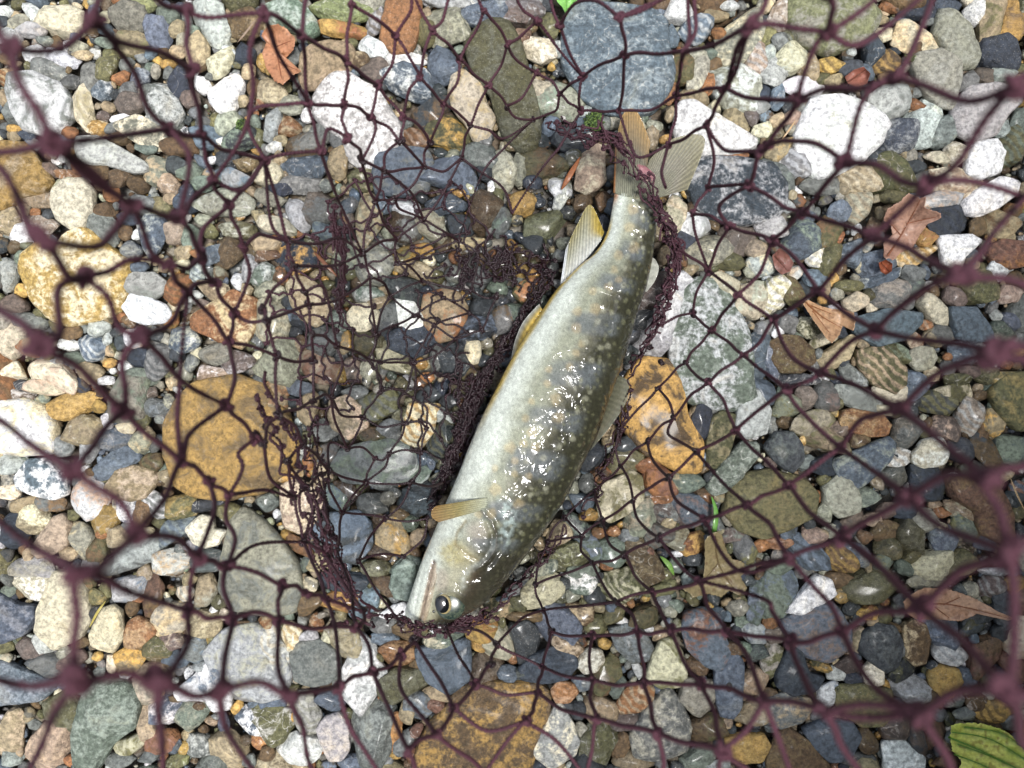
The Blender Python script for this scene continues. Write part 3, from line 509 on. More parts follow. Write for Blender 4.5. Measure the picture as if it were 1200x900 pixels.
def stone_shape(rg, L, W, H, ang, lvl, poly=None, angular=0.5):
    V, F = ico(lvl)
    if poly is not None:
        # outline from the traced edge, top worn into facets
        rho = np.sqrt(np.clip(1 - V[:, 2] ** 2, 0, 1)) ** 0.8
        n = rg.uniform(2.4, 3.2)
        z = np.sign(V[:, 2]) * np.clip(1 - rho ** n, 0, 1) ** (1 / n)
        th = np.arctan2(V[:, 1], V[:, 0])
        ux, uy = rho * np.cos(th), rho * np.sin(th)
        for _ in range(int(5 + 6 * angular)):
            t = rg.uniform(0, 6.28); sl = rg.uniform(0.05, 1.1)
            zz = rg.uniform(0.72, 1.05) + sl * 0.45 - sl * (ux * math.cos(t) + uy * math.sin(t))
            z = np.where(z > zz, zz + (z - zz) * 0.06, z)
        z = z + 0.05 * sines(V, rg, 5, 2, 5) + 0.05 * sines(V, rg, 8, 7, 15) + 0.027 * sines(V, rg, 10, 18, 34)
        tt = np.linspace(-math.pi, math.pi, 241)
        rr = poly_radius(tt, poly)
        rr = (np.roll(rr[:-1], 1) + 2 * rr[:-1] + np.roll(rr[:-1], -1)) / 4
        rr = np.append(rr, rr[0])
        wob = 1 + 0.02 * sines(V, rg, 6, 5, 12) + 0.006 * sines(V, rg, 8, 16, 30)
        R = np.interp(th, tt, rr) * 1.06 * wob
        return np.stack([ux * R, uy * R, z * H], 1), F
    n = rg.uniform(2.1, 3.2)
    p = V / ((np.abs(V) ** n).sum(1) ** (1 / n))[:, None]
    for _ in range(int(6 + 11 * angular)):
        k = rg.normal(size=3); k[2] = abs(k[2]) * 0.8; k /= np.linalg.norm(k)
        c = rg.uniform(0.78, 0.97) if angular < 0.35 else rg.uniform(0.6, 0.92)
        dd = p @ k - c
        p = p - np.where(dd > 0, dd, 0)[:, None] * k * 0.94
    for _ in range(int(2 + 6 * angular)):     # broken sides: the outline goes polygonal
        t = rg.uniform(0, 6.28); k = np.array([math.cos(t), math.sin(t), rg.uniform(-.25, .25)])
        dd = p @ k - rg.uniform(0.68, 0.92)
        p = p - np.where(dd > 0, dd, 0)[:, None] * k * 0.94
    p = p * (1 + 0.04 * sines(V, rg, 5, 1.5, 4))[:, None]
    if lvl >= 3:
        p = p * (1 + 0.02 * sines(V, rg, 8, 6, 14))[:, None]
    if lvl >= 4:
        p = p * (1 + (0.006 + .004 * angular) * sines(V, rg, 10, 16, 34))[:, None]
    s_ = 1 / np.quantile(np.abs(p[:, 0]), .985), 1 / np.quantile(np.abs(p[:, 1]), .985)
    grow = 1.19
    x, y = p[:, 0] * L / 2 * grow * s_[0], p[:, 1] * W / 2 * grow * s_[1]
    if rg.rand() < 0.5:                       # many stones are narrower at one end
        y = y * (1 + rg.uniform(-0.35, 0.35) * p[:, 0])
    if rg.rand() < 0.3:
        y = y + rg.uniform(-0.12, 0.12) * W * (p[:, 0] ** 2)
    ca, sa = math.cos(ang), math.sin(ang)
    q = np.stack([x * ca - y * sa, x * sa + y * ca, p[:, 2] * H], 1)
    q[:, 2] += (q[:, 0] * rg.normal() + q[:, 1] * rg.normal()) * 0.12
    return q, F

def jit(c, rg, a=0.12):
    return np.clip(lin(c) * (1 + rg.normal() * a * 1.4) * (1 + rg.normal(size=3) * 0.025), 0.012, 0.8)

def attrs_for(codes, mode, rg, wet, n):
    cc = codes.split('/')
    a = jit(PAL[cc[0]], rg)
    b = jit(PAL[cc[-1]], rg) if len(cc) > 1 else np.clip(a * rg.uniform(0.7, 1.35), 0, .8)
    k = kindpar(mode, rg, len(cc) > 1)
    return dict(col=np.tile(a, (n, 1)), col2=np.tile(b, (n, 1)),
                par=np.tile([wet, k[0], k[1]], (n, 1)), par2=np.tile([k[2], k[3], rg.rand()], (n, 1)))

PX = CAM_H / FPX                     # metres per photo pixel on the ground
# a height map of the shingle, in photo pixels, so that later things rest on it
HX0, HY0, HW, HH, HS = -520, -480, 2240, 1860, 4
hmap = np.full((HH // HS, HW // HS), -0.007)
occ = np.zeros_like(hmap, bool)
def stamp(q, F, c):
    X = (c[0] + q[:, 0]) / PX + 600; Y = 450 - (c[1] + q[:, 1]) / PX
    ix = ((X - HX0) / HS).astype(int); iy = ((Y - HY0) / HS).astype(int)
    ok = (ix >= 0) & (iy >= 0) & (ix < hmap.shape[1]) & (iy < hmap.shape[0])
    np.maximum.at(hmap, (iy[ok], ix[ok]), (c[2] + q[:, 2])[ok])
def fill_occ(cx, cy, rx, ry, ang, poly=None):
    R = max(rx, ry) + 2
    x0, x1 = int((cx - R - HX0) / HS), int((cx + R - HX0) / HS) + 1
    y0, y1 = int((cy - R - HY0) / HS), int((cy + R - HY0) / HS) + 1
    x0, y0 = max(0, x0), max(0, y0); x1, y1 = min(hmap.shape[1], x1), min(hmap.shape[0], y1)
    if x1 <= x0 or y1 <= y0: return None
    yy, xx = np.mgrid[y0:y1, x0:x1]
    X = xx * HS + HX0 - cx; Y = -(yy * HS + HY0 - cy)
    if poly is not None:
        m = np.hypot(X, Y) < poly_radius(np.arctan2(Y, X).ravel(), poly).reshape(X.shape)
    else:
        ca, sa = math.cos(ang), math.sin(ang)
        u = (X * ca + Y * sa) / rx; v = (-X * sa + Y * ca) / ry
        m = u * u + v * v < 1
    return (slice(y0, y1), slice(x0, x1), m)

stones = []        # dict(x, y, L, W, codes, obj)
def level(sz):
    return 4 if sz > 46 else 3
for row in BIG:
    short, label, codes, mode, h, pts = row.split('|')
    P = np.array([[float(v) for v in p.split(',')] for p in pts.split()])
    c = P.mean(0)
    rel = (P - c) * [1, -1]
    ext = rel.max(0) - rel.min(0)
    L, W = max(ext), min(ext)
    stones.append(dict(x=c[0], y=c[1], L=L, W=W, ang=0, codes=codes, mode=mode, poly=rel, h=float(h), short=short, label=label,
                       area=L * W * 0.8))
for ox, oy, txt in SMALL:
    for e in txt.split(';'):
        x, y, L, W, a, codes = e.split()
        x, y, L, W, a = float(x) / 4 + ox, float(y) / 4 + oy, float(L) / 4, float(W) / 4, float(a)
        if L < 4: continue
        stones.append(dict(x=x, y=y, L=L, W=W, ang=math.radians(a), codes=codes, mode='', poly=None, h=0, short='', label='', area=L * W * .8))
stones.sort(key=lambda s: -s['area'])

def in_frame(s, m=-4):
    return -m < s['x'] < 1200 + m and -m < s['y'] < 900 + m

built = []
stuff_parts = []
nind = 0
for s in stones:
    seed = int(s['x'] * 7 + s['y'] * 131) % 1000003
    rg = np.random.RandomState(seed)
    L, W = s['L'] * PX, s['W'] * PX
    H = W * rg.uniform(0.30, 0.42) if not s['h'] else s['h'] * PX * 0.4
    H = max(H, 0.0016)
    top = 0.0005 + 0.9 * H * rg.uniform(.75, 1.0) - (0.0 if s['h'] else 0.0008)
    if 545 < s['x'] < 720 and 300 < s['y'] < 700:
        top = min(top, 0.004)
    cz = top - H
    c = w3(s['x'], s['y'], cz * 0.5 + top * 0.5); c[2] = cz
    poly = None if s['poly'] is None else s['poly'] * PX
    angular = rg.uniform(0.25, 1.0)
    individual = nind < 292
    lvl = level(s['L']) if individual else 2
    if not individual and s['L'] > 22: lvl = 3
    q, F = stone_shape(rg, L, W, H, s['ang'], lvl, poly, angular)
    at = attrs_for(s['codes'], s['mode'], rg, wetness(s['x'], s['y']) * (.22 if s['h'] else rg.uniform(.45, 1.1)), len(q))
    stamp(q, F, c)
    m = fill_occ(s['x'], s['y'], s['L'] / 2 * .93, s['W'] / 2 * .93, s['ang'], s['poly'])
    if m: occ[m[0], m[1]] |= m[2]
    if individual:
        nind += 1
        big = s['L'] > 46
        o = mesh_np('stone' if big else 'pebble', q, F, STONE, attrs=at)
        o.location = tuple(c)
        s['obj'] = o; s['big'] = big
        s['angular'] = angular
        if s['short'] == 'stone with a dark hole':      # the dark round inclusion on its face
            V_, F_ = ico(3)
            k_ = np.argmin((q[:, 0]) ** 2 + (q[:, 1]) ** 2 - (q[:, 2] > 0) * 1.0)
            sp = mesh_np('dark_spot', V_ * [4.2 * PX, 6.5 * PX, .0009] + q[k_] + [0, 0, -.0003], F_, STONE, o, attrs=attrs_for('D', 'n', rg, .3, len(V_)))
            sp.data.attributes['col'].data.foreach_set('color', np.tile([.03, .028, .024, 1.0], len(V_)).astype(np.float32))
        built.append(s)
    else:
        stuff_parts.append((q + c, F, at))

# ---- labels: colour, shape and a findable neighbour, made unique
def dirword(dx, dy):
    a = math.degrees(math.atan2(-dy, dx)) % 360
    return ['right of', 'above and right of', 'above', 'above and left of', 'left of', 'below and left of', 'below', 'below and right of'][int((a + 22.5) // 45) % 8]
anchors = [s for s in built if s['short']] + [dict(x=x, y=y, short=n, L=0) for x, y, n in
    ((530, 700, "fish's eye"), (775, 190, "fish's tail fin"), (675, 290, "fish's anal fin"), (1068, 262, "curled brown leaf"),
     (975, 378, "folded tan leaf"), (1115, 708, "long brown leaf"), (1160, 880, "yellow green leaf"), (330, 65, "crumpled brown leaf"),
     (840, 640, "withered olive leaf"))]
used = {}
for s in built:
    if s['short']:
        used[s['label']] = s
def size_word(s):
    return 'tiny' if s['L'] < 24 else 'small' if s['L'] < 32 else 'medium' if s['L'] < 46 else 'large'
def shape_word(s):
    r = s['L'] / max(s['W'], 1)
    return 'long' if r > 1.9 else 'oval' if r > 1.35 and s['angular'] < .55 else 'angular' if s['angular'] > .55 else 'rounded'
EXTRA = {'': []}
for s in built:
    if s['short']: continue
    cn = CNAME[s['codes'].split('/')[0]]
    kind = 'stone' if s['big'] else 'pebble'
    near = sorted([a for a in anchors if a is not s], key=lambda a: math.hypot(a['x'] - s['x'], a['y'] - s['y']))
    cands = []
    for k in range(4):
        a = near[k]
        cands.append(f"{size_word(s)} {cn} {shape_word(s)} {kind} {dirword(s['x'] - a['x'], s['y'] - a['y'])} the {a['short']}")
    a, b = near[0], near[1]
    cands.append(f"{cn} {shape_word(s)} {kind} between the {a['short']} and the {b['short']}")
    a, b = near[0], near[2]
    cands.append(f"{cn} {shape_word(s)} {kind} between the {a['short']} and the {b['short']}")
    for k in range(4):
        a = near[k]
        cands.append(f"{cn} {shape_word(s)} {kind}, the one farther out, {dirword(s['x'] - a['x'], s['y'] - a['y'])} the {a['short']}")
    lab = next((c for c in cands if c not in used and len(c.split()) <= 16), None)
    if lab is None:
        lab = f"{size_word(s)} {cn} {kind} {int(s['L'] * PX * 1000)} millimetres long near the {near[0]['short']}"
    used[lab] = s
    s['label'] = lab
for s in built:
    tag(s['obj'], s['label'], 'stone' if s['big'] else 'pebble', 'loose stones of the river shore')

# ---- filler pebbles and grit between and beyond the traced stones
def darts(n, rmin, rmax, zt, lvl, inside_only, tol):
    out = []
    Hh, Ww = occ.shape
    for _ in range(n):
        r = rs.uniform(rmin, rmax)
        ix, iy = rs.randint(0, Ww), rs.randint(0, Hh)
        if occ[iy, ix]: continue
        x, y = ix * HS + HX0 + rs.uniform(0, HS), iy * HS + HY0 + rs.uniform(0, HS)
        fx = -14 < x < 1214 and -14 < y < 914
        if fx and r > 11: continue
        asp = rs.uniform(0.6, 0.95); ang = rs.uniform(0, math.pi)
        m = fill_occ(x, y, r, r * asp, ang)
        if m is None: continue
        sub = occ[m[0], m[1]]
        tot = m[2].sum()
        if tot == 0 or (sub & m[2]).sum() > tol * tot: continue
        occ[m[0], m[1]] |= m[2]
        out.append((x, y, r, asp, ang, zt))
    return out
print('coverage traced', occ[120:345, 130:430].mean())
fillers = []
fillers += darts(9000, 20, 42, 0.004, 3, False, 0.12)
fillers += darts(12000, 11, 20, 0.002, 2, False, 0.15)
fillers += darts(26000, 7, 11, 0.0005, 2, False, 0.2)
fillers += darts(30000, 4.5, 7, -0.001, 2, False, 0.3)
print('fillers', len(fillers))
FC = ['G','T','S','V','K','L','B','K','C','D','E','T','O','K','D','N','T','G','Y','S','V','G','B','V','D','G','W']
protos = {}
for lv in (1, 2):
    protos[lv] = []
    for i in range(40):
        rg = np.random.RandomState(900 + i)
        protos[lv].append(stone_shape(rg, 2, 2, 1, 0, lv, None, rg.uniform(.45, 1)))
for x, y, r, asp, ang, zt in fillers:
    i = rs.randint(40)
    outside = not (-30 < x < 1230 and -30 < y < 930)
    lv = 1 if (outside and r < 14) or r < 5.2 else 2
    q, F = protos[lv][i]
    ca, sa = math.cos(ang), math.sin(ang)
    R = r * PX
    hh = R * rs.uniform(.45, .75)
    X = q[:, 0] * R; Y = q[:, 1] * R * asp
    v = np.stack([X * ca - Y * sa, X * sa + Y * ca, q[:, 2] * hh], 1)
    top = zt + rs.uniform(-.0012, .0008)
    c = w3(x, y, top); c[2] = top - hh
    code = FC[rs.randint(len(FC))]
    if rs.rand() < .4: code += '/' + FC[rs.randint(len(FC))]
    stuff_parts.append((v + c, F, attrs_for(code, '', rs, wetness(x, y), len(q))))
    stamp(v, F, c)
# grit
V1, F1 = ico(1)
ng = 13000
gxy = np.stack([rs.uniform(-20, 1220, ng), rs.uniform(-20, 920, ng)], 1)
for i in range(ng):
    x, y = gxy[i]
    ix, iy = int((x - HX0) / HS), int((y - HY0) / HS)
    if occ[iy, ix] and rs.rand() < .82: continue
    R = rs.uniform(1.3, 4.2) * PX
    V, F = protos[1][rs.randint(40)]
    v = V * [R, R * rs.uniform(.6, 1), R * .7]
    c = w3(x, y, -.003); c[2] = rs.uniform(-.0075, -.003)
    stuff_parts.append((v + c, F, attrs_for(FC[rs.randint(len(FC))], '', rs, wetness(x, y), len(V))))

def join_parts(name, parts, mat):
    off = 0; vs_, fs_, at_ = [], [], {}
    for v, f, a in parts:
        vs_.append(v); fs_.append(f + off); off += len(v)
        for k, x in a.items(): at_.setdefault(k, []).append(x)
    o = mesh_np(name, np.concatenate(vs_), np.concatenate(fs_), mat, attrs={k: np.concatenate(x) for k, x in at_.items()})
    print(name, 'tris', sum(len(f) for f in fs_))
    return o
tag(join_parts('gravel', stuff_parts, STONE), 'small mixed pebbles and grit filling the gaps between the stones', 'gravel', kind='stuff')

def ground_z(px, py):
    ix, iy = int((px - HX0) / HS), int((py - HY0) / HS)
    r = 2
    a = hmap[max(0, iy - r):iy + r + 1, max(0, ix - r):ix + r + 1]
    return float(a.max()) if a.size else 0.0
# ------------------------------------------------------------------ the fish
# pairs of outline points (belly side, back side) from tail root to snout, photo pixels
ST = np.array([(738,188,763,193),(730,200,767,206),(724,213,769,219),(720,227,770,233),(718,240,771,245),(712,270,768,276),(698,295,764,305),(675,315,758,335),(650,342,748,364),
 (626,378,737,402),(604,412,725,438),(584,450,712,475),(565,488,699,512),(549,525,682,545),(535,560,665,580),(521,593,646,610),
 (509,622,626,638),(497,650,606,664),(487,678,586,688),(480,699,568,706),(475,714,547,719),(475,724,526,730),(479,733,500,738)], float)
FB = 0.0045                                    # height of the lying flank
def spl(A, n):
    t = np.linspace(0, len(A) - 1, n)
    i = np.clip(t.astype(int), 0, len(A) - 2); f = (t - i)[:, None]
    g = lambda k: A[np.clip(k, 0, len(A) - 1)]
    p0, p1, p2, p3 = g(i - 1), g(i), g(i + 1), g(i + 2)
    return 0.5 * (2 * p1 + (p2 - p0) * f + (2 * p0 - 5 * p1 + 4 * p2 - p3) * f ** 2 + (3 * p1 - p0 - 3 * p2 + p3) * f ** 3)
NU, NV = 420, 200
S = spl(ST, NU)
Lp, Rp = S[:, :2], S[:, 2:]
wid = np.hypot(*(Rp - Lp).T)
u = np.linspace(0, 1, NU)
zh = np.interp(u, [0, .07, .14, .22, .3, .5, .7, .82, .93, 1], [.05, .13, .25, .30, .31, .31, .31, .32, .34, .30]) * wid * PX   # half thickness
zc = FB + np.interp(u, [0, .1, .2, .38, 1], [.008, .0065, .004, 0, 0]) + zh
phi = np.linspace(0, 2 * math.pi, NV, endpoint=False)
v = (1 - np.cos(phi)) / 2                       # 0 belly edge, 1 back edge
sn = np.sin(phi)
prof = np.sign(sn) * np.abs(sn) ** 0.97
PXg = Lp[:, None, :] * (1 - v)[None, :, None] + Rp[:, None, :] * v[None, :, None]
Z = zc[:, None] + zh[:, None] * prof[None, :]
TX, TY = PXg[..., 0], PXg[..., 1]               # place on the skin, in photo pixels: used to lay out the markings

def seg_d(X, Y, pts):
    d = np.full(X.shape, 1e9); tpar = np.zeros(X.shape)
    n = len(pts) - 1
    for i in range(n):
        ax, ay = pts[i]; bx, by = pts[i + 1]
        ex, ey = bx - ax, by - ay
        t = np.clip(((X - ax) * ex + (Y - ay) * ey) / (ex * ex + ey * ey), 0, 1)
        dd = np.hypot(X - ax - t * ex, Y - ay - t * ey)
        tpar = np.where(dd < d, (i + t) / n, tpar); d = np.minimum(d, dd)
    return d, tpar
def ss(a, b, x):
    t = np.clip((x - a) / (b - a), 0, 1); return t * t * (3 - 2 * t)
def vn(X, Y, s, seed):
    """value noise"""
    r = np.random.RandomState(seed).rand(97, 97)
    x, y = X / s, Y / s
    i, j = np.floor(x).astype(int), np.floor(y).astype(int)
    f, g = x - i, y - j
    f, g = f * f * (3 - 2 * f), g * g * (3 - 2 * g)
    q = lambda a, b: r[a % 97, b % 97]
    return (q(i, j) * (1 - f) + q(i + 1, j) * f) * (1 - g) + (q(i, j + 1) * (1 - f) + q(i + 1, j + 1) * f) * g
topm = (sn > -0.05)[None, :]
GILL_EDGE = [(566,592),(577,603),(583,618),(582,634),(573,648),(560,658)]
PREOP = [(548,604),(538,618),(536,630),(548,640),(562,648)]
JAW = [(511,652),(508,668),(503,690),(498,712),(494,724)]
relief = np.zeros_like(Z)
d1, _ = seg_d(TX, TY, GILL_EDGE)
relief += 0.0009 * np.exp(-(d1 / 3.5) ** 2) - 0.0012 * np.exp(-((d1 - 5) / 3) ** 2) * (TX > 570)
d2, _ = seg_d(TX, TY, PREOP); relief -= 0.0006 * np.exp(-(d2 / 2.2) ** 2)
d3, _ = seg_d(TX, TY, JAW); relief -= 0.0009 * np.exp(-(d3 / 2.0) ** 2)
d4, _ = seg_d(TX, TY, [(500,655),(492,690),(486,722)]); relief -= 0.0004 * np.exp(-(d4 / 2.5) ** 2)
de = np.hypot(TX - 530, TY - 700); relief += 0.0007 * np.exp(-((de - 16) / 3.5) ** 2) - .0012 * np.exp(-(de / 11) ** 2)
relief += 0.0005 * (vn(TX, TY, 14, 3) - .5) + 0.00028 * (vn(TX, TY, 5, 5) - .5)
# the soft wrinkled belly line
Z = Z + relief * topm

# ---- colours
def C3(r, g_, b): return lin((r, g_, b))
BEL, FLK, SID, BAK = C3(192,198,188), C3(136,139,120), C3(84,82,62), C3(50,50,37)
vv = np.broadcast_to(v[None, :], TX.shape); uu = np.broadcast_to(u[:, None], TX.shape)
wv = vv + 0.10 * (vn(TX, TY, 30, 11) - .5) + 0.05 * (vn(TX, TY, 9, 12) - .5)
col = np.empty(TX.shape + (3,))
def lay(base, c, m): return base * (1 - m[..., None]) + c * m[..., None]
col[:] = BEL
col = lay(col, FLK, ss(.10, .38, wv))
col = lay(col, SID, ss(.40, .58, wv + .08 * ss(.3, .8, uu) - .04))
col = lay(col, BAK, ss(.56, .76, wv + .10 * ss(.25, .8, uu)))
# dark bars along the flank
bar = 0.5 + 0.5 * np.cos(2 * math.pi * (uu * 15 + .35 * (vn(TX, TY, 40, 21) - .5)))
bm_ = ss(.35, .8, bar) * ss(.28, .42, vv) * (1 - ss(.74, .88, vv)) * (1 - ss(.72, .8, uu)) * (.55 + .6 * vn(TX, TY, 12, 22))
col = lay(col, C3(88, 94, 96), np.clip(bm_ * .8, 0, 1))
# warm blotches between the bars
r0 = np.random.RandomState(5)
def spots(n, u0, u1, v0, v1, rr0, rr1, c, a, seed):
    global col
    r = np.random.RandomState(seed)
    got = []
    for _ in range(n * 12):
        if len(got) >= n: break
        a0, b0 = r.uniform(u0, u1), r.uniform(v0, v1)
        i = int(a0 * (NU - 1))
        P = Lp[i] * (1 - b0) + Rp[i] * b0
        R = r.uniform(rr0, rr1)
        if any(math.hypot(P[0] - g[0], P[1] - g[1]) < (R + g[2]) * 1.35 for g in got): continue
        got.append((P[0], P[1], R))
    for x, y, R in got:
        m_ = (np.abs(TX - x) < R * 2) & (np.abs(TY - y) < R * 2)
        if not m_.any(): continue
        q = np.hypot(TX[m_] - x, TY[m_] - y) + (vn(TX[m_], TY[m_], 4, 31) - .5) * R * .5
        k = (1 - ss(R * .55, R * 1.25, q)) * a
        col[m_] = col[m_] * (1 - k[:, None]) + c * k[:, None]
spots(34, .08, .70, .28, .60, 4, 7.5, C3(176, 156, 112), .36, 71)
spots(60, .05, .74, .42, .80, 2.2, 4, C3(164, 164, 142), .42, 72)
spots(190, .03, .80, .66, .98, 1.5, 2.9, C3(116, 117, 88), .45, 73)
spots(46, .40, .84, .52, .85, 1.8, 3.4, C3(118, 118, 98), .35, 74)
# yellow line at the belly edge, orange one at the tail root
col = lay(col, C3(196, 164, 40), (1 - ss(.015, .065, vv)) * ss(.20, .24, uu) * (1 - ss(.50, .58, uu)) * .85)
col = lay(col, C3(168, 108, 56), (1 - ss(.03, .12, vv)) * ss(.05, .1, uu) * (1 - ss(.15, .2, uu)) * .8)
# head
hd = ss(.715, .755, uu)
top = ss(.42, .62, vv + .1 * (vn(TX, TY, 12, 41) - .5))
cheek = C3(150, 146, 122)
col = lay(col, cheek, hd * (1 - top) * ss(.12, .4, vv) * .7)
ch2 = np.hypot((TX - 560) / 16, (TY - 614) / 14); col = lay(col, C3(150, 138, 130), (1 - ss(.2, 1.2, ch2)) * .5)
ch3 = np.hypot((TX - 535) / 20, (TY - 640) / 16); col = lay(col, C3(160, 152, 110), (1 - ss(.4, 1.3, ch3)) * (.4 + .7 * vn(TX, TY, 3, 42)))
ch4 = np.hypot((TX - 520) / 10, (TY - 672) / 16); col = lay(col, C3(160, 150, 136), (1 - ss(.4, 1.2, ch4)) * .6)
dd, _ = seg_d(TX, TY, [(582, 632), (572, 645), (556, 656), (545, 668), (546, 680)]); col = lay(col, C3(168, 172, 164), np.exp(-(dd / 3.4) ** 2) * (.1 + .7 * vn(TX, TY, 3, 44)))
dd, _ = seg_d(TX, TY, [(560, 664), (556, 682), (548, 694)]); col = lay(col, C3(84, 66, 52), np.exp(-(dd / 7) ** 2) * .6)
dd, _ = seg_d(TX, TY, [(592, 580), (598, 600), (590, 625)]); col = lay(col, C3(150, 164, 160), np.exp(-(dd / 8) ** 2) * (.1 + .8 * ss(.4, .7, vn(TX, TY, 4, 45))))
dd, _ = seg_d(TX, TY, [(511, 656), (506, 680), (500, 705), (498, 722)]); col = lay(col, C3(146, 128, 108), np.exp(-(dd / 4.4) ** 4) * .7)
dd, _ = seg_d(TX, TY, PREOP); col = lay(col, C3(120, 108, 76), np.exp(-(dd / 1.6) ** 2) * .7)
dd, _ = seg_d(TX, TY, JAW); col = lay(col, C3(60, 44, 40), np.exp(-(dd / 1.7) ** 2) * .9)
ed = np.hypot(TX - 530, TY - 700); col = lay(col, C3(70, 70, 56), np.exp(-((ed - 17) / 4) ** 2) * .5)
col = lay(col, C3(70, 70, 56), np.exp(-((vv - .56) * wid[:, None] / 1.1) ** 2) * (uu < .76) * .3)
dd, _ = seg_d(TX, TY, GILL_EDGE); col = lay(col, C3(52, 46, 38), np.exp(-((dd) / 1.4) ** 2) * .75)
col = lay(col, C3(44, 42, 32), hd * ss(.50, .66, vv + .06 * (vn(TX, TY, 9, 46) - .5)) * .75)
# fine scales and freckles
sc = vn(TX, TY, 2.1, 51); sc2 = vn(TX * 1.0 + TY * .3, TY - TX * .3, 1.3, 53)
col = col * (0.66 + .40 * sc + .28 * sc2)[..., None]
fr = ss(.62, .78, vn(TX * 1.2 + TY * .5, TY, 2.6, 52)) * ss(.4, .8, vv) * .45
col = lay(col, C3(34, 34, 26), fr)

XYZ = np.stack([(TX - 600) * (CAM_H - zc[:, None]) / FPX, (450 - TY) * (CAM_H - zc[:, None]) / FPX, Z], 2)
verts = XYZ.reshape(-1, 3)
ii, jj = np.meshgrid(np.arange(NU - 1), np.arange(NV), indexing='ij')
a = ii * NV + jj; b = ii * NV + (jj + 1) % NV; c_ = (ii + 1) * NV + (jj + 1) % NV; d_ = (ii + 1) * NV + jj
F4 = np.stack([a, b, c_, d_], -1).reshape(-1, 4)
# caps
nv = len(verts)
verts = np.concatenate([verts, [XYZ[0].mean(0)], [XYZ[-1].mean(0) + np.array([0.0002, -0.0006, 0])]])
j = np.arange(NV)
capA = np.stack([np.full(NV, nv), (j + 1) % NV, j], 1)
capB = np.stack([np.full(NV, nv + 1), (NU - 1) * NV + j, (NU - 1) * NV + (j + 1) % NV], 1)
cols = np.concatenate([col.reshape(-1, 3), [col[0].mean(0)], [col[-1].mean(0)]])

def fish_skin():
    m = NT('wet_fish_skin')
    P = m.n('ShaderNodeNewGeometry').outputs['Position']
    c = m.attr('col').outputs['Color']
    grain = m.noise(P, 2600, 2, 0.6)
    c = m.mix(1.0, c, m.ramp(grain, 0.3, 0.7, 0.8, 1.2), 'MULTIPLY')
    sc = m.voro(P, 1500)
    slime = m.noise(P, 120, 2, 0.5, 1.6)
    slime2 = m.noise(P, 500, 2, 0.6, 0.5)
    b = m.bump(sc, 0.25, 0.0002)
    cb = m.bump(m.math('ADD', slime, m.math('MULTIPLY', slime2, 0.05)), 1.0, 0.0014)
    m.set(Base_Color=c, Roughness=0.5, Normal=b)
    m.b.inputs['Specular IOR Level'].default_value = 0.25
    m.b.inputs['Subsurface Weight'].default_value = 0.0
    m.b.inputs['Coat Weight'].default_value = 1.0
    m.b.inputs['Coat Roughness'].default_value = 0.075
    m.b.inputs['Coat IOR'].default_value = 1.45
    m.l(cb, m.b.inputs['Coat Normal'])
    return m.m
SKIN = fish_skin()
base = w3(620, 480, FB)
fish = empty('trout', tuple(base))
tag(fish, 'silvery olive trout with pale spots lying on its side in the net', 'fish')
def part(name, V, F, mat, parent, attrs=None, smooth=True):
    """a mesh given in world coordinates, parented"""
    off = np.zeros(3)
    p = parent
    while p is not None:
        off += np.array(p.location); p = p.parent
    return mesh_np(name, np.asarray(V) - off, F, mat, parent, smooth, attrs)
body = part('body', verts, [F4, capA, capB], SKIN, fish, dict(col=cols))

topV = XYZ[:, 1:NV // 2, :].reshape(-1, 3)
topP = np.stack([TX[:, 1:NV // 2], TY[:, 1:NV // 2]], 2).reshape(-1, 2)
topC = col[:, 1:NV // 2].reshape(-1, 3)
def skin_at(x, y):
    k = np.argmin((topP[:, 0] - x) ** 2 + (topP[:, 1] - y) ** 2)
    return topV[k].copy()

# gill cover: its own plate lying on the cheek
def plate(name, poly, lift, parent, mat, step=1.6, tint=None):
    P = np.array(poly, float); c = P.mean(0)
    nr, nt = 14, 96
    tt = np.linspace(-math.pi, math.pi, nt, endpoint=False)
    R = poly_radius(tt, P - c)
    V, Cc, Fq = [], [], []
    for i in range(nr + 1):
        f = i / nr
        for k in range(nt):
            x = c[0] + math.cos(tt[k]) * R[k] * f; y = c[1] + math.sin(tt[k]) * R[k] * f
            kk = np.argmin((topP[:, 0] - x) ** 2 + (topP[:, 1] - y) ** 2)
            w = topV[kk].copy()
            w[2] += lift * (1 - f ** 6) - 0.0002 * f ** 8
            V.append(w); Cc.append(topC[kk] if tint is None else topC[kk] * .5 + tint * .5)
    for i in range(nr):
        for k in range(nt):
            Fq.append((i * nt + k, (i + 1) * nt + k, (i + 1) * nt + (k + 1) % nt, i * nt + (k + 1) % nt))
    o = part(name, np.array(V), np.array(Fq)[:, ::-1], mat, parent, dict(col=np.array(Cc)))
    return o
plate('gill_cover', [(551,600),(563,598),(576,606),(582,620),(580,636),(570,646),(556,654),(540,650),(530,640),(533,620),(540,606)], 0.0005, fish, SKIN)
plate('upper_jaw', [(512,652),(515,665),(512,685),(507,705),(502,721),(495,722),(498,700),(503,678),(507,660)], 0.0007, fish, SKIN, tint=C3(150,132,112))

